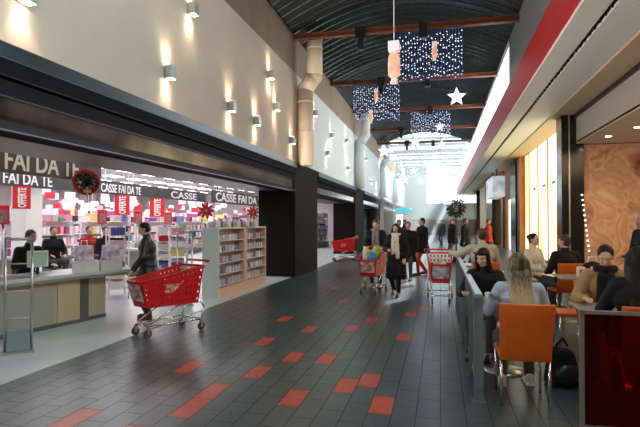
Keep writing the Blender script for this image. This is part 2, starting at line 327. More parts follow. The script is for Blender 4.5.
for yy in (17.25, 19.2, 21.0, 23.0, 25.2, 26.45): b.box(4.0, 4.05, yy-.012, yy+.012, 0, 4.79)
b.box(3.98, 4.05, 17.2, 26.5, 0, .12); struct('window_warm_shopfront_frame', b, woodm)
t = thing('window_lettering', 'small dark letter patches across the glowing yellow shop window', 'lettering', (4.035, 0, 3.05))
for yy in (18.6, 20.1, 21.8, 23.9): B().obox((0, yy, 0), (.03, .5, .09)).make('letter_patch', black, t)
struct('window_doorway_lit', B().box(4.0, 4.05, 29.4, 32.2, 0, 2.9), M('white_lit_doorway', (1,.95,.85), .5, emit=1.6)); struct('wall_shop_header', B().box(3.9, 4.3, 29.2, 33.5, 2.9, 4.8).box(3.9, 4.3, 32.2, 33.5, 0, 2.9).box(3.9, 4.3, 34.5, 38, 3.2, 4.8).box(3.9, 4.3, 42.5, 46, 3.2, 4.8), woodm)
struct('window_shop_amber', B().box(4.2, 4.25, 34.5, 38, 0, 3.2).box(4.2, 4.25, 42.5, 46, 0, 3.2).box(4.2, 4.25, 52, 54, 0, 3.2).box(4.2, 4.25, 58, 64, 0, 3.2), M('amber_lit_window', (.9,.55,.25), .5, emit=.9))
t = thing('shop_sign', 'bluish-white lit shop sign projecting over the doorway beyond the black pillar', 'sign', (3.35, 34, 0))
B().box(-.35, .35, -2.6, 1.5, 3.1, 4.3).make('sign_box', M('blue_white_sign', (.7,.78,.85), .4, emit=.5, noise=.5, nscale=1.6, stretch=(1, 1, 1)), t)
B().tube((0,-1.5,4.3),(0,-1.5,4.84),.03).tube((0,1,4.3),(0,1,4.84),.03).make('hanger', black, t)

# ------------------------------------------------------------------ supermarket interior shell
struct('ceiling_supermarket', B().box(-32, -5.6, -6, 66, 4.3, 4.4), M('grey_shop_ceiling', (.42,.40,.41), .8))
struct('wall_supermarket_back', B().box(-32.2, -32, -6, 66, 0, 4.4), M('pinkish_shop_wall', (.7,.55,.58), .7))
struct('wall_supermarket_end', B().box(-32, -5.2, 46, 46.2, 0, 4.4), M('pinkish_shop_wall2', (.7,.6,.62), .7))
struct('wall_supermarket_near', B().box(-32, -4.3, -6.2, -6, 0, 4.4), white_paint)
first = None; n = 0
for ix in range(9):
    for iy in range(17):
        x = -8.2-ix*2.5; y = 5+iy*2.3
        if not (.25 < -x/y < 1.1) : continue
        if first is None:
            first = thing('ceiling_light', 'white rectangular fluorescent panel on the supermarket ceiling', 'ceiling light', (x, y, 0), 0, 'fluorescent panels on the supermarket ceiling')
            B().box(-.33, .33, -.68, .68, 4.22, 4.3).make('housing', white_paint, first); B().box(-.28, .28, -.62, .62, 4.205, 4.22).make('diffuser', tubeglow, first)
        else: copy_tree(first, (x, y, 0))

# ------------------------------------------------------------------ generic builders
def sconce(y, z, i):
    rows_ = 'upper row' if z > 4.6 else 'lower row'
    t = thing('wall_lamp', None, 'wall lamp', (-4.2, y, z)); 
    B().box(0, .03, -.05, .05, -.09, .09).make('mount', steel, t); B().box(.03, .15, -.075, .075, -.10, .10).make('lamp_housing', M('silver_lamp_housing', (.45,.45,.44), .4, .3), t)
    for z0 in (.10, -.104): B().box(.045, .135, -.06, .06, z0, z0+.004).make('lamp_glass', lampglow, t)
    e = 22 if y < 13 else 14
    for s in (1, -1):
        l = bpy.data.lights.new('wall_lamp_light', 'SPOT'); l.energy = e; l.color = (1, .80, .52); l.spot_size = math.radians(95); l.spot_blend = .9; l.shadow_soft_size = .03
        o = bpy.data.objects.new('wall_lamp_light', l); C.objects.link(o); o.location = (-4.12, y, z+.12*s); o.rotation_euler = (0 if s < 0 else PI, 0, 0)
    return t
SC = [(4.37,3.95,'wall lamp on the cream wall at the top left corner, above the dark fascia'),(7.23,3.95,'boxy wall lamp, nearest of the lower row after the corner one'),(7.98,5.26,'nearest wall lamp of the upper row, cut by the top of the picture'),
      (9.67,3.95,'second wall lamp of the lower row, left of the close pair'),(12.15,5.30,'upper wall lamp high on the cream wall left of the duct pipe'),(11.17,3.95,'small wall lamp of the lower row below the upper lamp'),(12.63,4.60,'small wall lamp at middle height just left of the duct pipe'),
      (14.1,3.95,'last wall lamp on the cream wall, touching the duct pipe'),(16.81,5.3,'upper wall lamp on the pale wall just beyond the duct pipe'),(19.56,5.0,'middle wall lamp on the pale wall, third beyond the pipe'),(18.84,4.2,'lower wall lamp on the pale wall beyond the duct pipe'),
      (22.81,5.3,'last upper wall lamp before the second duct pipe'),(23.3,4.1,'last lower wall lamp before the second duct pipe'),(29,5.2,'upper wall lamp between second and third duct pipes'),(31.5,4.1,'lower wall lamp between second and third duct pipes')]
for i, (y, z, L) in enumerate(SC): tag(sconce(y, z, i), L)

def panel_grid(bm, p00, p10, p11, p01, nx, nz, fill=.72, skip=None):
    # perforated panel: nx by nz slots between rails and slats
    p00, p10, p11, p01 = map(Vector, (p00, p10, p11, p01))
    def P(u, v): return (p00*(1-u)+p10*u)*(1-v)+(p01*(1-u)+p11*u)*v
    def Q(u0, u1, v0, v1): bm.faces.new([bm.verts.new(P(*q)) for q in ((u0,v0),(u1,v0),(u1,v1),(u0,v1))])
    fu, fv = fill/nx/2, fill/nz/2
    for i in range(nx+1):
        c = i/nx; Q(max(0, c-fu), min(1, c+fu), 0, 1)
    for j in range(nz+1):
        c = j/nz
        for i in range(nx): Q(i/nx+fu, (i+1)/nx-fu, max(0, c-fv), min(1, c+fv))
def make_cart():
    # local: front at +Y, handle at -Y
    t = thing('shopping_cart', '', 'shopping cart')
    zt0, zt1, zb0, zb1 = 1.01, .82, .44, .45; wr, wf, br, bf = .29, .21, .23, .17; yr, yf, ybr, ybf = -.46, .56, -.40, .46
    b = B(); bm = b.bm
    panel_grid(bm, (br,ybr,zb0),(bf,ybf,zb1),(wf,yf,zt1),(wr,yr,zt0), 13, 5, .70)
    panel_grid(bm, (-br,ybr,zb0),(-bf,ybf,zb1),(-wf,yf,zt1),(-wr,yr,zt0), 13, 5, .70)
    panel_grid(bm, (-bf,ybf,zb1),(bf,ybf,zb1),(wf,yf,zt1),(-wf,yf,zt1), 6, 5, .70)
    panel_grid(bm, (-br,ybr,zb0),(br,ybr,zb0),(wr,yr,zt0),(-wr,yr,zt0), 7, 5, .5)
    panel_grid(bm, (-br,ybr,zb0),(br,ybr,zb0),(bf,ybf,zb1),(-bf,ybf,zb1), 6, 12, .5)
    o = b.make('basket', red_plastic, t); md = o.modifiers.new('thick', 'SOLIDIFY'); md.thickness = .008
    b = B(); rp = [(wr,yr,zt0),(wf,yf,zt1),(-wf,yf,zt1),(-wr,yr,zt0),(wr,yr,zt0)]; b.path(rp, .016); b.path([(br,ybr,zb0),(bf,ybf,zb1),(-bf,ybf,zb1),(-br,ybr,zb0),(br,ybr,zb0)], .013); b.make('rim', red_plastic, t)
    B().obox((0, yf-.02, .66), (.33, .008, .26), rx=math.radians(-16)).make('front_panel', M('cart_panel', (.7,.6,.5), .5, col2=(.45,.08,.05), nscale=14), t)
    for s in (1, -1): B().obox((s*.235, .03, .70), (.008, .30, .13), ry=s*math.radians(10)).make('side_panel', M('cart_side_panel', (.62,.03,.02), .5, col2=(.75,.6,.35), nscale=22), t)
    for s in (1, -1): B().path([(s*.27,-.47,.98),(s*.27,-.56,1.07)], .012).make('handle_bracket', chrome, t)
    B().cap((-.28,-.57,1.08),(.28,-.57,1.08),.019).make('handle', red_plastic, t)
    b = B()
    for s in (1, -1):
        b.path([(s*.24,-.42,.46),(s*.26,-.50,.36),(s*.26,-.44,.17)], .012); b.path([(s*.26,-.44,.17),(s*.17,.44,.17)], .012); b.path([(s*.22,-.1,.45),(s*.17,.40,.20)], .011)
    b.path([(-.26,-.44,.17),(.26,-.44,.17)], .011); b.path([(-.17,.44,.17),(.17,.44,.17)], .011)
    for k in range(5): b.tube((-.20+.1*k,-.42,.17),(-.13+.065*k,.42,.17),.004, n=6)
    b.make('chassis', chrome, t)
    for x, y in ((.26,-.44),(-.26,-.44),(.17,.44),(-.17,.44)):
        wh = B().tube((x-.013,y,.062),(x+.013,y,.062),.062,n=18).make('wheel', M('grey_rubber', (.05,.05,.05), .6), t)
        B().box(x-.024,x-.016,y-.02,y+.02,.05,.17).box(x+.016,x+.024,y-.02,y+.02,.05,.17).box(x-.024,x+.024,y-.025,y+.025,.145,.17).make('caster_fork', chrome, wh)
    b = B(); panel_grid(b.bm, (-.22,-.36,.80),(.22,-.36,.80),(.24,-.43,.99),(-.24,-.43,.99), 6, 2, .5); panel_grid(b.bm, (-.22,-.36,.80),(.22,-.36,.80),(.22,-.18,.82),(-.22,-.18,.82), 6, 2, .5)
    o = b.make('child_seat', M('pale_grey_plastic', (.55,.5,.5), .5), t); md = o.modifiers.new('thick', 'SOLIDIFY'); md.thickness = .008
    return t
cartA = make_cart(); cartA.location = (-3.87, 6.75, 0); cartA.rotation_euler.z = math.radians(152.8); cartA.scale = (.94,.94,.94); cartA['label'] = 'large empty red shopping cart before the man in the dark jacket'
GR = 'red shopping carts'
cartB = copy_tree(cartA, (-1.5, 11.5, 0), math.radians(176), 'red shopping cart full of green and blue groceries, pushed by the woman in black'); cartC = copy_tree(cartA, (.0, 10.65, 0), math.radians(181), 'red and white shopping cart seen head-on beside the grey railing')
for c_ in kids(cartC):
    if c_.name.startswith('front_panel'):
        c_.data = c_.data.copy(); c_.data.materials[0] = M('white_advert_panel', (.75,.72,.74), .5, col2=(.25,.18,.3), nscale=9); c_['label'] = 'white printed advert panel'
    if c_.name.startswith('child_seat'): c_.data = c_.data.copy(); c_.data.materials[0] = white_plastic
cartD = copy_tree(cartA, (-3.85, 20.7, 0), math.radians(110), 'distant empty red shopping cart by the second dark pillar on the left')
for nm, p, s, col, L in (('grocery_bag',(-1.40,11.55,.90),(.12,.15,.17),(.35,.6,.08),'green grocery bag on top of the groceries in the cart'),('grocery_packet',(-1.64,11.62,.88),(.10,.10,.14),(.75,.7,.2),'yellow packet in the loaded cart, behind the blue one'),
        ('grocery_packet',(-1.45,11.2,.80),(.11,.08,.13),(.05,.25,.6),'blue packet at the front of the loaded cart'),('grocery_packet',(-1.62,11.3,.78),(.07,.09,.16),(.75,.75,.72),'white packet beside the blue one in the loaded cart')):
    o = B().ell((0,0,0), s, n=12).obox((0,0,s[2]*.75), (s[0]*.9, s[1]*.4, .09)).make(nm, M('packet_%s' % (p[0],), col, .4, noise=.3, nscale=15), None, p); tag(o, L, 'groceries')
tag(B().ell((0,0,0),(.16,.22,.13)).obox((0,0,.12),(.05,.2,.1),rx=.3).make('grocery_bag', M('white_bag', (.7,.6,.6), .4, noise=.4, nscale=10), None, (0,10.6,.68)), 'white plastic carrier bag lying in the head-on cart', 'bag')

def make_chair():
    t = thing('cafe_chair', '', 'chair')   # faces +Y, back at -Y
    b = B(); b.obox((0,.0,.435), (.43,.46,.05)); b.make('seat', orange_lthr, t, bevel=.015)
    b = B(); n = 8; zs = [.41,.5,.62,.77,.91]
    outer = []
    for k, z in enumerate(zs):
        wdt = .205+.018*(z-.41)/.48; yb = -.23-.10*(z-.41)/.48
        row = []
        for i in range(n+1):
            u = -1+2*i/n; row.append(b.bm.verts.new((u*wdt, yb-.02*(1-u*u), z)))
        outer.append(row)
    for A, R in zip(outer, outer[1:]):
        for i in range(n): b.bm.faces.new((A[i], A[i+1], R[i+1], R[i])).smooth = True
    o = b.make('backrest', orange_lthr, t); md = o.modifiers.new('thick', 'SOLIDIFY'); md.thickness = .03; md.offset = 0; bv = o.modifiers.new('bevel', 'BEVEL'); bv.width = .008; bv.segments = 2
    for x in (-.195, .195):
        for y in (-.215, .215): B().tube((x,y,.0),(x,y,.42),.013,n=12).make('leg', chrome, t)
    return t
def make_table(top=(.7,.7)):
    t = thing('cafe_table', '', 'table')
    B().box(-top[0]/2,top[0]/2,-top[1]/2,top[1]/2,.72,.745).make('tabletop', M('grey_laminate', (.30,.27,.24), .35), t, bevel=.006)
    B().tube((0,0,.03),(0,0,.72),.03,n=14).make('pedestal', steel, t); B().lathe([(.22,0),(.22,.012),(.06,.03),(.03,.04)]).make('base', steel, t)
    return t
ch = make_chair(); ch.location = (.71, 4.92, 0); ch['label'] = 'orange leather chair seen from behind, with the woman in the pale blue sweater'
CH = [((.60,6.70,0),PI,'orange chair under the dark-haired woman facing the camera'),((.75,9.62,0),.1,'orange chair under the man in the khaki coat by the railing'),((2.08,9.55,0),.15,'orange chair whose back shows behind the white napkin dispenser'),
      ((1.68,7.15,0),PI/2,'empty orange chair turned sideways between the two groups'),((1.66,10.3,0),PI+.8,'orange chair under the woman in the off-white coat'),((1.70,4.95,0),-.1,'chair behind the red glass panel, under the person with long black hair'),((1.76,6.25,0),PI,'orange chair under the woman in the tan coat'),((2.72,8.75,0),PI/2,'orange chair at the right side of the napkin dispenser table')]
for p, r, L in CH: copy_tree(ch, p, r, L)
tb = make_table(); tb.location = (.68, 5.82, 0); tb['label'] = 'square cafe table between the woman in pale blue and the dark-haired woman'
for p, L in (((2.15,8.75,0),'square grey cafe table carrying the napkin dispenser'),((1.68,5.6,0),'cafe table between the tan coat woman and the black-haired person'),((.8,10.75,0),'cafe table in front of the man in khaki'),((1.05,8.4,0),'small cafe table beside the railing with a white cup')): copy_tree(tb, p, 0, L)
t = thing('napkin_dispenser', 'white napkin dispenser with orange mark on a grey cafe table', 'dispenser', (2.12,8.62,.745)); B().box(-.055,.055,-.05,.05,0,.16).make('dispenser_body', white_plastic, t, bevel=.01); B().box(-.03,.03,-.054,-.05,.06,.12).make('dispenser_mark', orange_lthr, t)
cup = thing('paper_cup', 'white paper cup on the table by the woman in pale blue', 'cup', (.50,5.72,.745)); B().lathe([(.028,0),(.038,.09)]).make('cup_body', white_plastic, cup); B().lathe([(.040,.09),(.040,.1),(.03,.105)]).make('cup_lid', white_plastic, cup)
copy_tree(cup, (.92,8.3,.745), 0, 'white paper cup on the small table beside the railing'); copy_tree(cup, (.70,10.6,.745), 0, 'white paper cup on the table of the man in khaki')
# ------------------------------------------------------------------ railing and red glass screen
t = thing('metal_railing', 'grey steel railing with glass infill running along the edge of the cafe', 'railing', (.33, 0, 0))
ys = [4.78, 5.55, 6.32, 7.09, 7.86, 8.63, 9.40, 10.17]
for y in ys:
    p = B().box(-.042,.042,y-.018,y+.018,0,.95).make('post', rail_grey, t); B().box(-.06,.06,y-.06,y+.06,0,.012).make('post_foot', rail_grey, p)
B().box(-.03,.03,4.70,10.25,.93,.965).make('top_rail', M('pale_rail', (.24,.28,.30), .4, .3), t); B().box(-.014,.014,4.75,10.2,.10,.14).make('bottom_rail', rail_grey, t)
for a, c in zip(ys, ys[1:]): B().box(-.005,.005,a+.05,c-.05,.16,.88).make('glass_panel', glassy('grey_glass', (.82,.88,.90), .08), t)
t = thing('red_glass_screen', 'dark red glass screen with a steel edge post at the lower right', 'screen', (0,0,0))
B().box(1.07,2.7,4.265,4.275,.06,.90).make('glass_panel', glassy('red_glass', (.40,.04,.03), .07), t); B().box(1.035,1.065,4.25,4.29,0,.93).make('post', steel, t); B().box(1.05,2.7,4.25,4.29,.90,.925).make('top_rail', steel, t); B().box(1.05,2.7,4.255,4.285,.03,.06).make('bottom_rail', steel, t)

# ------------------------------------------------------------------ people
def ik(a, c, l1, l2, pole):
    a, c, pole = Vector(a), Vector(c), Vector(pole).normalized(); d = c-a; L = min(d.length, (l1+l2)*.995)
    if d.length > L: c = a+d.normalized()*L; d = c-a
    x = (l1*l1-l2*l2+L*L)/(2*L); h = math.sqrt(max(0, l1*l1-x*x)); dn = d.normalized(); pp = (pole-dn*pole.dot(dn))
    pp = pp.normalized() if pp.length > 1e-4 else Vector((0,0,1))
    return a+dn*x+pp*h, c
def person(label, loc, rz, ph=.92, lean=0, feet=None, hands=None, poles=None, yaw=0, pitch=0, s=1., top=coat_black, legs=cloth_grey, shoes=shoe_black, hair=hair_brown, style='short', hem=0, bulk=1., fine=0, scarf=None, female=False, topname='coat', collar=True, twist=0):
    t = thing('person', label, 'person', loc, rz); t.scale = (s, s, s)
    sit = ph < .7
    feet = feet or (((-.11,.42,.08),(.11,.42,.08)) if sit else ((-.10,.0,.08),(.10,.02,.08)))
    hands = hands or (((-.16,.30,ph+.16),(.16,.30,ph+.16)) if sit else ((-.26,.06,.80),(.26,.06,.80)))
    poles = poles or ((-.5,-.6,-.6),(.5,-.6,-.6))
    R = Matrix.Rotation(-math.radians(lean), 4, 'X'); up = R @ Vector((0,0,1)); fw = R @ Vector((0,1,0)); P = Vector((0,0,ph))
    TW_ = Matrix.Rotation(math.radians(twist), 4, 'Z'); sw = .165 if female else .185
    def T(x, y, z): v = R @ (Matrix.Rotation(math.radians(twist)*z/.5, 4, 'Z') @ Vector((x, y, z))); return P+v
    Cn = T(0,0,.50); N = T(0,.0,.56); Rh = Matrix.Rotation(math.radians(yaw), 4, 'Z') @ Matrix.Rotation(-math.radians(pitch+lean*.4), 4, 'X')
    HB = N+up*.03; Hc = HB + Rh @ Vector((0,.025,.115))
    def Hd(x, y, z): return Hc + Rh @ Vector((x, y, z))
    S = [T(-sw,0,.475), T(sw,0,.475)]; Hp = [T(-.09,0,-.02), T(.09,0,-.02)]
    E = []; W = []
    for k in (0, 1): e, wv = ik(S[k], hands[k], .29, .26, poles[k]); E.append(e); W.append(wv)
    K = []; A = []
    for k in (0, 1):
        sg = -1 if k == 0 else 1; kk, an = ik(Hp[k], feet[k], .45, .43, (sg*.12, 1, .3)); K.append(kk); A.append(an)
    R3 = R.to_3x3(); Rh3 = Rh.to_3x3()
    vox = .0075 if fine == 2 else (.012 if fine == 1 else .02)
    # ---- body: one continuous skinned figure
    b = B()
    b.ell(P+up*.02, (.15,.10,.12), R3).ell(T(0,0,.18), (.125,.085,.15), R3).ell(T(0,0,.36), (.155,.10,.16), R3).cap(S[0], S[1], .05).cap(T(0,0,.42), HB, .06, .052).cap(HB-up*.02, Hc-Rh @ Vector((0,.02,.02)), .05, .055)
    b.ell(Hd(0,-.01,.025), (.073,.092,.088), Rh3).ell(Hd(0,.018,-.03), (.056,.068,.082), Rh3).ell(Hd(0,.045,-.085), (.026,.026,.022), Rh3)
    b.cap(Hd(0,.083,.005), Hd(0,.105,-.028), .008, .013).ell(Hd(0,.072,.028), (.05,.016,.012), Rh3).ell(Hd(.034,.06,-.028),(.022,.02,.022),Rh3).ell(Hd(-.034,.06,-.028),(.022,.02,.022),Rh3)
    for sx in (-1, 1): b.ell(Hd(sx*.075,-.012,-.005), (.009,.018,.03), Rh3)
    for k in (0, 1):
        sg = -1 if k == 0 else 1
        b.cap(S[k], E[k], .046, .036).cap(E[k], W[k], .036, .025).cap(Hp[k], K[k], .078, .052).cap(K[k], A[k], .052, .036).cap(A[k], A[k]+Vector((0,.13,-.045)), .035, .028)
        d = (W[k]-E[k]).normalized(); side = d.cross(Vector((0,0,1))); side = side.normalized() if side.length > .2 else Vector((1,0,0)); nrm = side.cross(d).normalized()
        fr = Matrix((side, d, nrm)).transposed(); dn = -nrm if nrm.z > 0 else nrm
        pc = W[k]+d*.055; b.ell(pc, (.040,.052,.017), fr).cap(W[k], pc, .024, .022)
        for q in range(4):
            o = (-.030+.020*q); ln = (.036,.042,.040,.032)[q]; r = .0095 if fine == 2 else .0115
            f0 = W[k]+d*.095+side*o; f1 = f0+d*ln*.9+dn*ln*.35; f2 = f1+d*ln*.45+dn*ln*.6
            b.cap(W[k]+d*.05+side*o*.8, f0, r).cap(f0, f1, r, r*.92, n=8).cap(f1, f2, r*.92, r*.85, n=8)
        th = -side*sg if True else side
        tb0 = W[k]+d*.03+side*(.026 if (side.x*sg < 0) else -.026); tdir = (tb0-W[k]-d*.03).normalized()
        b.cap(tb0, tb0+tdir*.022+d*.035, .012, .0105, n=8).cap(tb0+tdir*.022+d*.035, tb0+tdir*.024+d*.062+dn*.01, .0105, .009, n=8)
    o = b.make('body', skin, t)
    def rem(o, v, it=4):
        m = o.modifiers.new('surface', 'REMESH'); m.mode = 'VOXEL'; m.voxel_size = v; m.use_smooth_shade = True
        m = o.modifiers.new('relax', 'SMOOTH'); m.factor = .5; m.iterations = it; return o
    rem(o, vox, 3)
    # ---- trousers
    b = B().ell(P+up*.01, (.172,.125,.13), R3)
    for k in (0, 1): b.cap(Hp[k], K[k], .092*bulk**.5, .066).cap(K[k], A[k]+Vector((0,0,.03)), .066, .052)
    rem(b.make('trousers', legs, t), max(vox, .011))
    for k in (0, 1):
        b = B().ell(A[k]+Vector((0,.055,-.035)), (.048,.135,.042)).ell(A[k]+Vector((0,-.02,0)), (.045,.055,.06)).box(A[k].x-.045, A[k].x+.045, A[k].y-.075, A[k].y+.18, A[k].z-.08, A[k].z-.055)
        rem(b.make('shoe', shoes, t), .011, 2)
    # ---- top garment
    b = B(); w_ = bulk
    b.ell(P+up*.05, (.18*w_,.13*w_,.14), R3).ell(T(0,0,.20), (.16*w_,.118*w_,.17), R3).ell(T(0,0,.36), (.185*w_,.128*w_,.165), R3).cap(S[0], S[1], .068*w_)
    if collar: b.cap(T(0,-.005,.49), T(0,0,.565), .078, .068)
    for k in (0, 1): b.cap(S[k], E[k], .069*w_, .056*w_).cap(E[k], W[k]-(W[k]-E[k]).normalized()*.02, .056*w_, .043*w_)
    if hem and not sit:
        for q in range(8): f = q/7; b.ell((0, .0, ph-f*(ph-hem)), ((.18+.03*f)*w_, (.13+.04*f)*w_, .07))
    if hem and sit:
        for k in (0, 1): b.cap(Hp[k], Hp[k].lerp(K[k], .7), .105, .09)
    rem(b.make(topname, top, t), max(vox, .011))
    # ---- hair
    b = B()
    if style != 'bald':
        b.ell(Hd(0,-.026,.042), (.084,.094,.088), Rh3); b.ell(Hd(0,-.045,-.005), (.078,.07,.08), Rh3)
    if style in ('long', 'verylong', 'bob'):
        L = {'bob': .17, 'long': .30, 'verylong': .42}[style]
        for sx in (-1, -.5, 0, .5, 1):
            a = Hd(sx*.066, -.05+.02*abs(sx), .03); m_ = Hd(sx*.075, -.06+.025*abs(sx), -.10); e = Vector((a.x+sx*.02, 0, 0)); 
            back = T(sx*.075, -.175, .56-L*.9); b.cap(a, m_, .042, .045); 
            if style != 'bob': b.cap(m_, back, .045, .026)
        for q in range(7): 
            if style == 'verylong': sx = -1+q/3; b.cap(Hd(sx*.06,-.07,-.08), T(sx*.075, -.18, .54-L-.03*(q % 3)), .036, .014)
        for sx in (-1, 1): b.cap(Hd(sx*.072,.01,.05), Hd(sx*.078,.02,-.11), .022, .026)
    if style == 'bun': b.ell(Hd(0,-.12,.05), (.045,.04,.045), Rh3)
    if style == 'fringe':
        b.ell(Hd(0,.045,.07), (.06,.04,.035), Rh3)
        for sx in (-1, 1): b.cap(Hd(sx*.07,.015,.05), Hd(sx*.085,.01,-.16), .026, .03)
        b.cap(Hd(0,-.06,0), Hd(0,-.07,-.16), .07, .06)
    if style != 'bald': rem(b.make('hair', hair, t), .009 if fine else .014)
    if fine:
        for sx in (-1, 1): e = B().ell(Hd(sx*.030,.0775,.008), (.011,.005,.0042), Rh3, 10).make('eye', eyew, t); B().ell(Hd(sx*.030,.081,.007), (.0055,.003,.0045), Rh3, 8).make('pupil', eyem, e)
        for sx in (-1, 1): B().cap(Hd(sx*.016,.086,.027), Hd(sx*.045,.076,.028), .002, n=6).make('eyebrow', hair, t)
        B().ell(Hd(0,.086,-.058), (.022,.006,.007), Rh3, 10).make('mouth', lipm, t)
    if scarf:
        b = B(); 
        for q in range(12):
            a0, a1 = 2*PI*q/12, 2*PI*(q+1)/12; b.cap(N+Vector((.085*math.cos(a0), .01+.08*math.sin(a0), -.0)), N+Vector((.085*math.cos(a1), .01+.08*math.sin(a1), .0)), .042)
        b.cap(T(-.05,.12,.5), T(-.07,.16,.02), .045, .05).cap(T(.04,.12,.5), T(.05,.16,.12), .045, .05)
        rem(b.make('scarf', scarf, t), .014)
    return t
D2R = math.radians
# man with the empty cart
person('man in dark padded jacket standing behind the empty red cart', (-4.66,7.52,.012), D2R(115), s=.91, hands=((-.32,.22,.92),(.24,.12,.84)), yaw=10, pitch=12, lean=4, top=coat_navy, hair=hair_black, shoes=shoe_brown, fine=1, bulk=1.25, hem=.78, topname='padded_jacket')
# the two women in the middle
person('woman in black coat pushing the loaded red cart in the middle', (-1.52,12.42,0), D2R(180), s=.95, hands=((-.2,.36,1.06),(.2,.36,1.06)), pitch=18, top=coat_black, hair=hair_brown, fine=1, bulk=1.32, hem=.6, female=True, scarf=M('grey_scarf', (.25,.2,.2), .9))
person('woman with long cream scarf walking beside the loaded cart', (-.93,11.2,0), D2R(172), s=.9, hands=((-.24,.14,.92),(.14,.26,1.12)), feet=((-.09,.16,.08),(.08,-.12,.10)), pitch=14, top=coat_black, legs=coat_black, hair=hair_black, fine=1, bulk=1.32, hem=.45, female=True, scarf=cream_cloth, style='bob', shoes=shoe_brown)
person('person in dark coat walking just behind the woman with the cream scarf', (-.85,14.2,0), D2R(170), s=.92, top=coat_black, hair=hair_brown, bulk=1.35, hem=.6, feet=((-.1,.12,.08),(.1,-.1,.1)))
person('person with reddish-brown hair walking behind the pair with the cart', (-1.25,16.2,0), D2R(190), s=.96, top=M('dark_brown_cloth', (.06,.035,.025), .8), hair=M('auburn_hair', (.14,.05,.02), .5), bulk=1.35, hem=.7, feet=((-.1,.12,.08),(.1,-.1,.1)))
person('tall man in black coat and red trousers standing in mid corridor', (-.52,15.7,0), D2R(120), top=coat_black, legs=red_cloth, hair=hair_black, bulk=1.38, s=.99, hem=.72, feet=((-.1,.2,.08),(.1,-.16,.1)))
far = [(.10,36,'distant person in dark clothes, left of the far pair'),(.75,37,'distant person in dark clothes, right of the far pair'),(.95,20.5,'person in black standing at the corridor right side before the shops'),(.55,23,'person in dark coat walking near the hanging wreath'),(-2.9,44,'tiny distant person by the far left shops'),(-.2,48,'tiny distant person in the middle of the bright far end'),
       (2.1,24,'person in dark red jacket standing beyond the cafe'),(-2.0,30,'distant person in dark coat walking by the left wall')]
for i, (x, y, L) in enumerate(far):
    person(L, (x,y,0), D2R(random.uniform(60,300)), top=(red_cloth if 'dark red' in L else coat_black), hair=hair_brown, bulk=1.3, hem=.7, feet=((-.1,.15,.08),(.1,-.12,.1)))
# supermarket staff
def stool(p, L):
    t = thing('stool', L, 'stool', p); B().lathe([(.16,.50),(.18,.52),(.17,.545)]).make('seat', coat_black, t); B().tube((0,0,.03),(0,0,.5),.025).make('pole', steel, t); B().lathe([(.2,0),(.2,.02),(.04,.04)]).make('base', steel, t)
    B().lathe([(.16,.16),(.17,.17),(.16,.18)]).make('foot_ring', steel, t)
person('cashier in black seated behind the nearest checkout', (-6.9,7.35,.012), D2R(-100), ph=.64, feet=((-.11,.34,.24),(.11,.34,.24)), hands=((-.2,.4,.86),(.22,.38,.86)), lean=8, top=coat_black, hair=hair_brown, fine=1, style='short', pitch=10)
stool((-6.9,7.35,.012), 'stool under the nearest cashier')
for (x,y,L,m_) in ((-8.9,10.3,'cashier in dark clothes seated at a rear checkout',coat_black),(-8.7,11.3,'cashier in red jacket seated at a rear checkout',red_cloth),(-8.0,11.0,'cashier in black seated nearest the white boxes',coat_black)):
    person(L, (x,y,.012), D2R(-120), ph=.66, feet=((-.11,.34,.26),(.11,.34,.26)), top=m_, hair=hair_brown, female=True); stool((x,y,.012), L.replace('cashier', 'stool under the cashier'))
# cafe
person('woman in pale blue sweater with long light brown hair, seen from behind', (.71,4.98,.0), D2R(2), s=.95, ph=.56, lean=6, hands=((-.2,.42,.80),(.22,.42,.80)), feet=((-.12,.34,.08),(.16,.42,.08)), top=blue_knit, legs=cloth_grey, shoes=shoe_white, hair=hair_ombre, style='verylong', fine=2, bulk=1.05, female=True, topname='sweater', pitch=4)
person('dark-haired woman in black sitting at the table facing the camera', (.56,6.64,.0), D2R(165), s=.95, ph=.55, lean=14, hands=((-.2,.42,.80),(.2,.42,.80)), top=coat_black, hair=hair_black, style='fringe', fine=2, female=True, topname='sweater', pitch=8, yaw=-12)
person('man in khaki coat seated with one arm stretched out on the railing', (.74,9.68,0), D2R(4), s=1.04, ph=.60, lean=2, hands=((-.5,.42,.98),(.2,.4,.84)), poles=((-.4,-.3,-.8),(.5,-.6,-.6)), top=khaki, hair=hair_brown, fine=1, bulk=1.18, yaw=15, hem=.4)
person('woman in off-white coat sitting beside the man in black', (1.70,10.25,0), D2R(-130), ph=.56, top=white_coat, hair=hair_black, fine=1, bulk=1.12, female=True, yaw=-5, style='bun')
person('man in black jacket seated with his back turned at the middle table', (2.12,9.62,0), D2R(20), ph=.55, top=coat_black, hair=hair_brown, fine=1, bulk=1.12, yaw=35)
person('woman in tan coat with dark tied hair looking down at her table', (1.76,6.16,0), D2R(165), ph=.55, lean=10, hands=((-.2,.40,.80),(.2,.40,.80)), top=tan_coat, hair=hair_black, style='bun', fine=2, bulk=1.12, female=True, pitch=20, scarf=coat_black)
person('person with long black hair in black, seated behind the red screen', (1.71,5.0,0), D2R(-6), ph=.56, lean=6, hands=((-.2,.42,.80),(.2,.42,.80)), top=coat_black, legs=coat_black, hair=hair_black, style='verylong', fine=1, bulk=1.2, female=True, pitch=8)
person('blond waitress in black top standing at the right edge', (2.86,8.0,0), D2R(110), hands=((-.05,.34,1.12),(.1,.32,1.05)), lean=6, pitch=16, top=coat_black, legs=coat_black, hair=hair_blond, style='bob', fine=1, s=1.03, female=True)

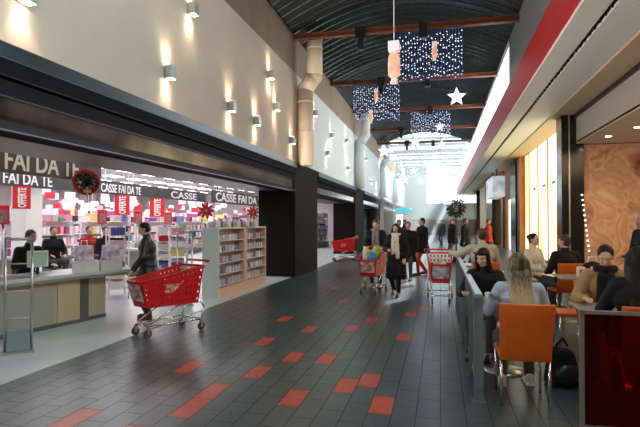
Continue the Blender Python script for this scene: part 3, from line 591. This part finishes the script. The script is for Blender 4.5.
# ------------------------------------------------------------------ hanging decorations
def yat(px, X):                                   # distance along the corridor at which the plane X is met by a sight line
    k = (px-320)/510; c_, s_ = math.cos(YAW), math.sin(YAW); D = X/(k*c_-s_); return D*(k*s_+c_), D
glow_wire = M('blue_glow_wire', (.03,.05,.3), .5, emit=.15, ecol=(.05,.08,.6)); bulb_m = M('white_led', (.8,.88,1), .5, emit=1.2, ecol=(.75,.85,1)); bulb_b = M('blue_led', (.2,.3,1), .5, emit=3, ecol=(.2,.3,1))  # wires: bluish glow of the bulbs put into colour and emission
def net(xc, y, wdt, z1, z0, L):
    t = thing('light_curtain', L, 'light curtain', (xc, y, 0), 0)
    b = B(); c = B(); n = int(wdt/.08)
    for i in range(n+1):
        x = -wdt/2+wdt*i/n; zb = z0+random.uniform(-.05,.05); b.tube((x, 0, z1), (x+.02, random.uniform(-.03,.03), zb), .006, n=5, caps=False)
        for z in [zb+random.uniform(.03,.2)+.115*q for q in range(int((z1-zb)/.115)-1)]:
            c.obox((x+random.uniform(-.02,.02), random.uniform(-.03,.03), z), (.021,)*3, rz=.7)
    b.make('wire', glow_wire, t); B().tube((-wdt/2-.05, 0, z1), (wdt/2+.05, 0, z1), .015, n=6).make('rail', black, t)
    o = c.make('bulb', bulb_m, t); o['kind'] = 'stuff'
net(-.32, 14.52, 1.84, 6.99, 5.55, 'widest and nearest curtain of tiny blue-white lights under the first beam'); net(-2.4, 19.77, 1.75, 6.99, 5.5, 'left curtain of tiny blue-white lights under the second beam')
net(-.43, 25.02, 1.8, 6.99, 5.5, 'far curtain of tiny lights under the third beam'); net(-1.85, 35.52, 1.7, 6.99, 4.9, 'farthest curtain of tiny lights above the bright hall end')
star_m = M('lit_white_star', (.85,.78,.86), .5, emit=.75, ecol=(.95,.85,1))
def star(x, y, z, r, L):
    t = thing('hanging_star', L, 'star', (x, y, z), random.uniform(-.3,.3))
    pts = [((r if k % 2 == 0 else r*.45)*math.sin(PI*k/5), (r if k % 2 == 0 else r*.45)*math.cos(PI*k/5)) for k in range(10)]
    b = B(); f = [b.bm.verts.new((px_, 0, pz_)) for px_, pz_ in pts]; A = b.bm.verts.new((0,-r*.28,0)); Z = b.bm.verts.new((0,r*.28,0))
    for k in range(10): b.bm.faces.new((A, f[k], f[(k+1) % 10])); b.bm.faces.new((Z, f[(k+1) % 10], f[k]))
    b.make('star_body', star_m, t); B().tube((0,0,r), (0,0,max(7.01-z, r+.05)), .006, n=5).make('cord', black, t)
for a in ((.62,19.75,6.3,.37,'large glowing white star hanging right of the curtains of light'),(0,25,6.15,.26,'small white star hanging in front of the far curtain of lights'),(-1.4,30.25,6.3,.42,'broad white star hanging beneath the fourth beam, middle of the hall'),
          (-3.2,30.25,5.8,.42,'white star hanging nearest to the left pale wall'),(.1,30.25,6.1,.3,'small white star under the fourth beam, right of the broad star'),(-2.35,35.5,4.5,.32,'far white star, leftmost and low in the far cluster'),(-1.75,35.5,5.1,.3,'far white star, highest of the far cluster'),(-1.3,35.5,4.4,.3,'far white star, rightmost of the far cluster')): star(*a)
amber = M('amber_lantern_glow', (.8,.42,.28), .5, emit=.7, noise=.4, nscale=8); pinkw = M('frosted_pink_white', (.8,.66,.66), .4, emit=.35)
def lantern(x, y, z, h, L):
    t = thing('hanging_lantern', L, 'lantern', (x, y, z)); r = h*.16
    B().lathe([(r*.5,0),(r,.08*h),(r*1.05,.45*h),(r*.9,.62*h),(r*.55,.70*h)]).make('lantern_body', amber, t)
    B().box(-r*.95, r*.95, -r*.95, r*.95, .74*h, h).make('lantern_cap', pinkw, t, bevel=h*.02); B().tube((0,0,.68*h),(0,0,.76*h), r*.4).make('lantern_neck', pinkw, t)
    B().lathe([(r*.7,-.14*h),(r*.45,0)]).make('lantern_foot', pinkw, t)
    B().tube((0,0,h),(0,0,7.01-z), .008 if h > .5 else .005, n=6).make('cord', white_plastic if h > .5 else black, t)
lantern(-.8, 9.25, 4.2, .66, 'large amber bottle-shaped lantern hanging on a long white cord'); lantern(-.13, 14.43, 6.15, .45, 'small amber lantern in front of the nearest light curtain')
lantern(-2.4, 19.68, 6.3, .45, 'upper amber lantern in front of the left light curtain'); lantern(-2.6, 19.68, 5.5, .45, 'lower amber lantern in front of the left light curtain')
t = thing('topiary_tree', 'dark green round-headed decorated tree beyond the red and white cart', 'tree', (.62, 20.9, 0))
B().tube((0,0,.1),(0,0,1.9),.03).make('trunk', shoe_brown, t); B().lathe([(.16,0),(.22,.4),(.2,.4)]).make('pot', black, t)
b = B()
for k in range(420):
    v = Vector((random.gauss(0,1), random.gauss(0,1), random.gauss(0,1))).normalized()*random.uniform(.15,.36); p = Vector((0,0,2.15))+v; b.tube(p, p+v.normalized()*.1+Vector((0,0,-.03)), .022, .003, n=4)
b.make('foliage', M('dark_green_foliage', (.02,.045,.025), .6, noise=.5), t)
for k in range(14):
    v = Vector((random.gauss(0,1), random.gauss(0,1), random.gauss(0,1))).normalized()*.40; B().ell(Vector((0,0,2.15))+v, (.035,)*3, n=8).make('bauble', red_plastic, t)
t = thing('oval_sign', 'bright cyan oval sign projecting from the far left wall', 'sign', (-2.75, 40, 2.5)); b = B(); b.ell((0,0,0), (.7,.05,.22), n=24); b.make('sign_face', M('cyan_sign', (.02,.5,.62), .4, emit=.5), t); B().tube((-1.45,0,0),(-.6,0,0),.03).make('bracket', steel, t)

# ------------------------------------------------------------------ supermarket: signs and banners
sign_dark = M('dark_grey_sign', (.05,.052,.055), .5); cream_txt = M('cream_letters', (.85,.80,.68), .5, emit=.15); white_txt = M('white_letters', (.85,.85,.85), .5, emit=.1)
def word(s_, X, p0, p1, zb, h, mat, parent, name='lettering'):
    y0, _ = yat(p0, X); y1, _ = yat(p1, X)
    o = text(name, s_, h/.70, mat, Matrix(), parent, .006, bold=.004*h/.2)
    w_ = max(v.co.x for v in o.data.vertices); o.data.transform(Matrix.Translation((X+.03, y0, zb)) @ FACE_X @ Matrix.Diagonal(((y1-y0)/w_, 1, 1, 1))); return o
t = thing('checkout_sign', 'long dark grey band lettered CASSE FAI DA TE hanging over the checkouts', 'sign', (0,0,0)); y1, _ = yat(205, -11)
B().box(-11.03,-10.98,7,y1,2.55,3.0).make('sign_board', sign_dark, t); word('CASSE FAI DA TE', -11, -42, 51, 2.62, .30, white_txt, t); word('CASSE FAI DA TE', -11, 100, 140, 2.62, .28, white_txt, t); word('CASSE', -11, 170, 196, 2.62, .28, white_txt, t)
for yy in (9, 14, 19, 24): B().tube((-11,yy,3.0),(-11,yy,4.3),.012).make('hanger', black, t)
t = thing('checkout_sign', 'brown-grey sign with large cream CASSE FAI DA TE letters under the entrance soffit', 'sign', (0,0,0)); y1, _ = yat(100, -6.5)
B().box(-6.53,-6.48,3,y1,2.36,2.9).make('sign_board', soffit_mat, t); word('CASSE FAI DA TE', -6.5, -72, 77, 2.42, .30, cream_txt, t); 
for yy in (4, 7): B().tube((-6.5,yy,2.9),(-6.5,yy,4.3),.012).make('hanger', black, t)
t = thing('checkout_sign', 'short sign CASSE FAI DA TE above the cosmetics display', 'sign', (0,0,0)); y0, _ = yat(212, -8.6); y1, _ = yat(266, -8.6)
B().box(-8.63,-8.58,y0,y1,2.36,2.85).make('sign_board', sign_dark, t); word('CASSE FAI DA TE', -8.6, 215, 263, 2.44, .34, white_txt, t)
for yy in (y0+.5, y1-.5): B().tube((-8.6,yy,2.85),(-8.6,yy,4.3),.012).make('hanger', black, t)
ban = M('red_banner', (.62,.015,.02), .5, emit=.08)
for (p, wd, z1, z0, L) in ((21.5,.43,2.56,1.95,'red vertical OFFERTE banner at the far left over the pale column'),(122,.52,2.55,1.85,'red vertical OFFERTE banner, middle of the three under the dark sign'),(157,.58,2.55,1.8,'red vertical OFFERTE banner right of the man\'s head under the dark sign')):
    X = -10.9; y, D = yat(p, X); t = thing('hanging_banner', L, 'banner', (X, y, 0), D2R(50))
    B().box(-wd/2, wd/2, -.01, .01, z0, z1).make('banner_cloth', ban, t); B().tube((0,0,z1),(0,0,4.3),.006,n=5).make('cord', black, t)
    h = z1-z0; o = text('lettering', 'OFFERTE', wd*.6, white_txt, Matrix(), t, .003, bold=.008); w_ = max(v.co.x for v in o.data.vertices)
    o.data.transform(Matrix.Translation((wd*.22, -.014, z0+.04)) @ FACE_Y @ Matrix.Rotation(PI/2, 4, 'Z') @ Matrix.Diagonal(((h-.08)/w_, 1, 1, 1)))
t = thing('christmas_wreath', 'red ribbon wreath with dark green centre hanging inside the supermarket entrance', 'wreath', (-6.3, yat(86, -6.3)[0], 2.33), D2R(52))
b = B()
for q in range(20): a = 2*PI*q/20; b.ell((.2*math.cos(a), 0, .2*math.sin(a)), (.045,.04,.045), n=8)
b.make('ribbon_ring', red_cloth, t); b = B()
for k in range(260): a = random.uniform(0,2*PI); r = random.uniform(0,.18); p = Vector((r*math.cos(a), -.02, r*math.sin(a))); b.tube(p, p+Vector((random.uniform(-.06,.06), -.06, random.uniform(-.06,.06))), .012, .002, n=4)
b.make('greenery', M('dark_green_foliage'), t); B().obox((0,-.08,-.17),(.13,.03,.05)).obox((.0,-.08,-.22),(.03,.02,.09)).make('gold_bow', M('gold_ribbon', (.6,.45,.15), .3, .6), t); B().tube((0,0,.26),(0,0,1.92),.006,n=5).make('cord', black, t)
for p, X, z, L in ((206,-6.6,1.93,'red poinsettia star hanging left of the short checkout sign'),(253,-6.6,1.95,'red poinsettia star hanging below the right end of the short checkout sign')):
    y, D = yat(p, X); t = thing('poinsettia_star', L, 'decoration', (X, y, z), D2R(40)); b = B()
    for k in range(9): a = 2*PI*k/9; b.ell((.13*math.cos(a), -.02*(k % 2), .13*math.sin(a)), (.13,.02,.045), Matrix.Rotation(-a, 3, 'Y'), n=8)
    b.make('petals', red_cloth, t); B().ell((0,-.03,0),(.035,.03,.035),n=8).make('centre', M('gold_ribbon'), t); B().tube((0,0,.1),(0,0,4.3-z),.006,n=5).make('cord', black, t)
# ------------------------------------------------------------------ supermarket: column, shelving, goods
y, D = yat(27, -11.6); struct('wall_shop_column', B().box(-11.85,-11.35,y-.3,y+.3,0,4.3), white_paint)
pals = [(.8,.76,.78),(.82,.66,.72),(.7,.64,.68),(.8,.72,.74),(.75,.68,.72),(.8,.72,.76),(.62,.02,.05),(.75,.3,.45),(.1,.15,.4),(.8,.6,.15),(.35,.05,.2),(.12,.3,.18),(.85,.8,.8),(.5,.45,.5),(.05,.04,.05)]
gm = [M('goods_%s' % 'abcdefghijklmnop'[i], c, .5) for i, c in enumerate(pals)]
shelfm = M('pink_white_shelf', (.72,.66,.69), .5)
def gondola(h, L, grp):
    t = thing('store_shelving', L, 'shelving', (0,0,0), 0, grp)
    B().box(-.03,.03,-1.5,1.5,0,h).make('back_panel', shelfm, t); B().box(-.45,.45,-1.5,1.5,0,.14).make('plinth', M('dark_plinth', (.1,.1,.1), .5), t)
    k = .45
    while k < h-.1: B().box(-.42,.42,-1.5,1.5,k,k+.03).make('shelf', shelfm, t); k += .36
    return t
g0 = gondola(1.6, 'low double-sided supermarket shelving unit behind the checkouts', 'low shelving behind the checkouts'); g1 = gondola(2.1, 'tall supermarket shelving unit at the back of the shop', 'tall shelving at the back of the shop')
lowp = [(-12.6, y) for y in (14.0, 17.4, 20.8, 24.2, 27.6, 31)]; tallp = [(x, y) for x in (-17, -21, -25.5) for y in (16.5, 21, 25.5, 30, 34.5, 39, 43.5) if .28 < -x/y < 1.12]+[(-7.6,31.5),(-8.6,36),(-10,40.5)]
for i, p in enumerate(lowp): (setattr(g0, 'location', (*p, 0)) if i == 0 else copy_tree(g0, (*p, 0)))
for i, p in enumerate(tallp): (setattr(g1, 'location', (*p, 0)) if i == 0 else copy_tree(g1, (*p, 0)))
prod = [B().box(-.1,.1,-.07,.07,0,.24).make('product_box', m, None, (0,0,-9)) for m in gm]
cnt = 0; used = set()
for (x, y) in lowp:
    for z in (.48, .84, 1.20):
        yy = y-1.4
        while yy < y+1.4 and cnt < 290:
            k = random.randrange(len(prod)); src = prod[k]
            if k not in used: o = src; used.add(k)
            else: o = src.copy(); C.objects.link(o)
            o.location = (x+.28, yy, z); o.rotation_euler.z = 0; tag(o, 'small coloured product box on the low supermarket shelves', 'product', 'boxes on the low shelves'); cnt += 1; yy += random.choice((.17,.2,.24))
for k, o in enumerate(prod):
    if k not in used: bpy.data.objects.remove(o)
b = B()
for (x, y) in tallp:
    for q in range(5):
        z = .48+.36*q; yy = y-1.45
        while yy < y+1.4: w_ = random.uniform(.1,.35); b.box(x+.1, x+.38, yy, yy+w_, z, z+random.uniform(.14,.3), random.randrange(len(gm))); yy += w_+random.uniform(.0,.1)
        xx = x-.3
        b.box(x-.4, x+.4, y-1.6, y-1.5, z, z+.26, random.randrange(len(gm)))
for (x, y) in lowp:
    yy = y-1.4
    while yy < y+1.4: w_ = random.uniform(.1,.3); b.box(x-.1, x+.3, yy, yy+w_, 1.62, 1.62+random.uniform(.1,.3), random.randrange(len(gm))); yy += w_+random.uniform(.02,.15)
tag(b.make('merchandise', gm), 'dense mixed coloured goods filling the far supermarket shelves', 'merchandise', kind='stuff')
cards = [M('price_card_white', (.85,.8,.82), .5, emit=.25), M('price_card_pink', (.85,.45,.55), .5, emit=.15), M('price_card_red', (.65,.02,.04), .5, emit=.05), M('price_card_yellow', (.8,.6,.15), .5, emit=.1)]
src = {}
for i in range(110):
    k = random.choice((0,0,0,0,0,1,0,2)); z = random.choice((2.3, 2.5, 2.7, 3.0)); X = -random.uniform(13, 27); p = random.uniform(35, 262); y, D = yat(p, X)
    if y > 44: continue
    if (k, z) not in src: o = src[(k, z)] = B().box(-.2,.2,-.01,.01,-.14,.14).box(-.004,.004,-.004,.004,.13,4.3-z).make('price_card', cards[k])
    else: o = src[(k, z)].copy(); C.objects.link(o)
    o.location = (X, y, z); o.rotation_euler.z = D2R(random.uniform(20,70)); tag(o, ['white','pink','red','yellow'][k]+' price card hanging above the back shelves of the shop', 'price card', ['white','pink','red','yellow'][k]+' price cards above the back shelves')
# lit lane-number boxes
for p, X, L in ((102,-9.6,'red lane box on a pole left of the man, farther from him'),(138,-9.6,'red lane box on a pole just above the man\'s head'),(168,-9.6,'red lane box on a pole right of the man'),(3,-9.0,'red lane box on a pole at the left edge of the picture')):
    y, D = yat(p, X); t = thing('lane_sign', L, 'lane sign', (X, y, 0), D2R(45)); B().box(-.12,.12,-.08,.08,1.55,1.95).make('sign_box', ban, t); B().box(-.08,.08,-.09,-.08,1.58,1.85).make('sign_panel', M('lane_panel', (.45,.3,.25), .4, noise=.6, nscale=12), t); B().tube((0,0,.012),(0,0,1.55),.025).make('pole', steel, t)
# ------------------------------------------------------------------ checkouts
def checkout(loc, rz, L, big=True):
    t = thing('checkout_counter', L, 'checkout', loc, rz)
    B().box(-.45,.45,-1.5,.35,0,.70).make('cabinet', M('grey_beige_cabinet', (.36,.35,.31), .5), t, bevel=.01); B().box(-.4,.44,.35,1.35,0,.70).make('rear_cabinet', M('beige_cabinet', (.50,.42,.29), .5), t, bevel=.01)
    B().box(.452,.46,.40,.80,.05,.68).make('cabinet_door', M('light_wood_door', (.55,.42,.26), .5), t); B().box(.452,.458,.82,.98,.05,.68).make('dark_inset', M('dark_inset', (.10,.11,.10), .5), t); B().box(-.44,.46,-1.49,1.34,0,.06).make('kickboard', M('dark_plinth'), t)
    b = B(); b.prism([(-.52,-1.58),(.50,-1.58),(.55,-.4),(.56,.6),(.78,1.7),(.84,2.2),(.55,2.35),(.1,1.75),(-.52,1.5)], .06, Matrix.Translation((0,0,.73))); b.make('countertop', M('grey_counter', (.30,.31,.30), .35), t)
    b = B(); b.prism([(.50,-1.60),(.53,-1.60),(.59,.6),(.80,1.7),(.87,2.22),(.84,2.22),(.77,1.7),(.56,.6)], .05, Matrix.Translation((0,0,.77))); b.make('counter_bumper', M('pale_bumper', (.55,.56,.55), .4), t)
    B().box(-.3,.35,-1.45,.2,.76,.768).make('conveyor_belt', M('black_rubber', (.02,.02,.02), .6), t); B().tube((.72,2.1,0),(.72,2.1,.70),.02).make('counter_leg', steel, t)
    return t
ck = checkout((-6.15, 6.3, .012), D2R(-10), 'long curved grey and beige checkout counter nearest the corridor')
for p, L in (((-9.9,8.8,.012),'checkout counter behind the first cashier'),((-9.1,13.6,.012),'farthest checkout counter, beyond the white boxes')): copy_tree(ck, p, D2R(-10), L)
t = thing('cash_monitor', 'cream cash register monitor with greenish screen facing the corridor', 'monitor', (-6.25,6.9,.76), D2R(42)); B().box(-.15,.15,-.03,.03,.12,.38).make('monitor_case', M('cream_plastic', (.68,.64,.54), .5), t, bevel=.012); B().box(-.12,.12,-.034,-.03,.155,.345).make('screen', screen_mat, t); B().tube((0,0,0),(0,0,.13),.025).make('stand', black, t); B().box(-.09,.09,-.07,.07,0,.015).make('stand_foot', black, t)
wb = M('white_carton', (.78,.72,.74), .6, noise=.12, nscale=5)
for p, sz, r, L in (((-5.75,7.38,.76),(.40,.28,.20),40,'left white carton on the end of the nearest checkout'),((-5.50,7.70,.76),(.34,.26,.19),44,'right white carton on the end of the nearest checkout')):
    o = B().box(-sz[0]/2,sz[0]/2,-sz[1]/2,sz[1]/2,0,sz[2]).make('carton', wb, None, p, D2R(r), bevel=.006); tag(o, L, 'carton')
def bag(p, r, L, s=1):
    t = thing('carrier_bag', L, 'bag', p, r); b = B(); b.hexa([(-.15,-.08,0),(.15,-.08,0),(.15,.08,0),(-.15,.08,0),(-.13,-.03,.26*s),(.14,-.04,.24*s),(.12,.04,.25*s),(-.14,.03,.25*s)]); b.make('bag_body', M('printed_bag', (.75,.68,.72), .5, col2=(.35,.2,.3), nscale=11), t, bevel=.01)
    for sx in (-.03,.03): B().path([(-.05,sx,.24),(-.04,sx,.33),(.04,sx,.33),(.05,sx,.24)], .006).make('bag_handle', white_plastic, t)
bag((-5.76,7.36,.962), .7, 'left printed white carrier bag standing on the cartons'); bag((-5.50,7.70,.952), .8, 'right printed white carrier bag standing on the cartons')
def gate(p, r, L, s=1):
    t = thing('security_gate', L, 'security gate', p, r)
    for x in (-.14,.14): B().tube((x,0,.02),(x,0,1.38),.016,n=10).make('post', steel, t)
    B().tube((-.155,0,1.38),(.155,0,1.38),.018,n=10).make('top_bar', steel, t)
    for z in (.42,.75,1.08): B().tube((-.14,0,z),(.14,0,z),.008,n=8).make('cross_bar', steel, t)
    B().box(-.12,.12,-.02,.02,.03,.28).make('base_panel', M('blue_grey_panel', (.22,.27,.31), .4), t); B().box(-.17,.17,-.06,.06,0,.03).make('base', steel, t)
gate((-4.98,5.2,.012), D2R(44), 'silver ladder-like security gate standing before the nearest checkout at the left edge'); gate((-4.75,8.9,.012), D2R(35), 'silver security gate standing behind the man and the empty cart')
# racks near the checkouts
for p, r, L in (((-7.6,6.6,.012),D2R(-55),'white rack of magazines behind the first cashier at the left edge'),((-6.7,9.6,.012),D2R(-50),'narrow rack of dark and white trays behind the man'),((-5.6,10.2,.012),D2R(-60),'small open rack of goods left of the cosmetics display'),((-6.9,11.9,.012),D2R(-60),'white rack of goods farther behind the cosmetics display')):
    t = thing('display_rack', L, 'rack', p, r); 
    for x in (-.4,.4): 
        for y_ in (-.19,.19): B().tube((x,y_,0),(x,y_,1.45),.014,n=8).make('frame_post', white_paint, t)
    for q in range(6):
        z = .2+.22*q; B().box(-.4,.4,-.2,.2,z,z+.015).make('shelf', shelfm, t); b = B(); x = -.36
        while x < .3: w_ = random.uniform(.05,.14); b.box(x, x+w_, -.15, .12, z+.015, z+random.uniform(.09,.18), random.randrange(len(gm))); x += w_+.01
        o = b.make('goods', gm, t); o['kind'] = 'stuff'
# cosmetics display facing the corridor
t = thing('cosmetics_display', 'white cosmetics display unit with five rows of small boxes facing the corridor', 'display', (-4.42, 0, .012))
dm = M('pale_display_panel', (.62,.66,.64), .5); om = M('peach_display_edge', (.75,.45,.30), .5)
B().box(-.36,-.26,9.75,12.6,0,1.46).make('back_panel', M('lilac_shelf', (.66,.58,.64), .5), t); B().box(-.36,.0,9.70,9.76,0,1.48).make('side_panel', dm, t); B().box(-.36,.0,12.58,12.64,0,1.48).make('side_panel', om, t); B().box(-.36,.0,9.76,12.58,0,.22).make('plinth', om, t); B().box(-.30,.0,11.12,11.30,.22,1.46).make('divider', om, t); B().box(-.36,0,9.76,12.58,1.44,1.47).make('top_board', dm, t)
for q in range(5): B().box(-.27,-.01,9.76,12.58,.24+.235*q,.26+.235*q).make('shelf', M('lilac_shelf', (.66,.58,.64), .5), t)
cb = [B().box(-.05,.05,-.055,.055,0,.12).make('cosmetic_box', m, None, (0,0,-9)) for m in (M('grey_lilac_pack', (.55,.48,.54), .4), M('dark_pack', (.22,.17,.22), .4), M('white_pack', (.8,.75,.77), .4))]; us = set(); nn = 0
for q in range(5):
    for y in [9.92+.17*i for i in range(7)]+[11.42+.17*i for i in range(7)]:
        k = random.choice((0,0,1,2)); o = cb[k] if k not in us else cb[k].copy()
        if k in us: C.objects.link(o)
        us.add(k); o.location = (-4.52, y, .272+.235*q); tag(o, 'small box on the shelves of the cosmetics display', 'cosmetics box', 'boxes on the cosmetics display')
bt = None
for i in range(14):
    k = i % 3
    if i < 3: o = B().lathe([(.035,0),(.035,.12),(.015,.15),(.015,.19)]).make('perfume_bottle', [M('amber_bottle', (.6,.4,.15), .2), M('white_pack'), M('dark_pack')][k], None, (-4.6, 9.9+.19*i, 1.482)); bt = (bt or [])+[o]
    else: o = bt[k].copy(); C.objects.link(o); o.location = (-4.6, 9.9+.19*i, 1.482)
    tag(o, 'small bottle standing on top of the cosmetics display', 'bottle', 'bottles on top of the cosmetics display')
# ------------------------------------------------------------------ cafe small things
dl = None
for i, (x, y) in enumerate(((4.45,15.2),(4.72,13.9),(6.2,13),(6.4,10.8),(4.8,8.4),(6.3,8.4))):
    t = thing('downlight', 'round recessed downlight in the warm cafe ceiling', 'downlight', (x, y, 3.93), 0, 'downlights in the cafe ceiling'); B().lathe([(.09,-.012),(.10,0)]).make('trim_ring', white_paint, t); B().lathe([(.07,-.016),(.07,-.012)]).make('lens', downglow, t)
    l = bpy.data.lights.new('downlight_light', 'SPOT'); l.energy = 60; l.color = (1,.75,.48); l.spot_size = math.radians(110); l.spot_blend = .6; l.shadow_soft_size = .06; o = bpy.data.objects.new('downlight_light', l); C.objects.link(o); o.location = (x, y, 3.88)
t = thing('backpack', 'black backpack on the floor right of the nearest orange chair', 'bag', (1.16,5.45,0), .3); B().hexa([(-.16,-.11,0),(.17,-.10,0),(.16,.12,0),(-.15,.12,0),(-.11,-.06,.37),(.12,-.05,.33),(.1,.07,.36),(-.12,.06,.38)]).make('pack_body', coat_black, t, bevel=.04); B().ell((0,-.11,.13),(.13,.05,.1)).make('front_pocket', coat_navy, t); B().path([(-.06,.0,.38),(0,-.02,.46),(.06,0,.38)], .012).make('grab_handle', coat_black, t)
t = thing('handbag', 'black and white handbag on the table edge behind the tan coat woman', 'bag', (2.36,8.92,.745), .2); B().ell((0,0,.11),(.17,.07,.12)).make('bag_body', coat_black, t); B().path([(-.09,0,.18),(-.05,0,.30),(.05,0,.30),(.09,0,.18)], .012).make('bag_handle', white_plastic, t); B().obox((0,-.072,.12),(.12,.01,.06)).make('bag_patch', white_plastic, t)
t = thing('light_string', 'string of small white lights hanging on the black cafe pillar', 'light string', (4.08, 16.47, 0)); b = B(); b.path([(0,0,2.6),(.05,-.02,1.9),(.12,-.02,1.2),(.2,-.02,.6)], .006); b.make('wire', black, t)
for k in range(12): B().ell((.01+.016*k, -.03, 2.4-.15*k), (.03,.02,.03), n=8).make('bulb', M('warm_white_bulb', (1,.85,.7), .5, emit=2), t)
# strap across the khaki coat
for o in list(bpy.data.objects):
    if o.get('label', '').startswith('man in khaki'):
        B().path([(-.16,-.13,1.02),(-.05,-.175,.90),(.10,-.18,.76),(.20,-.13,.66)], .014).make('shoulder_strap', coat_black, o)
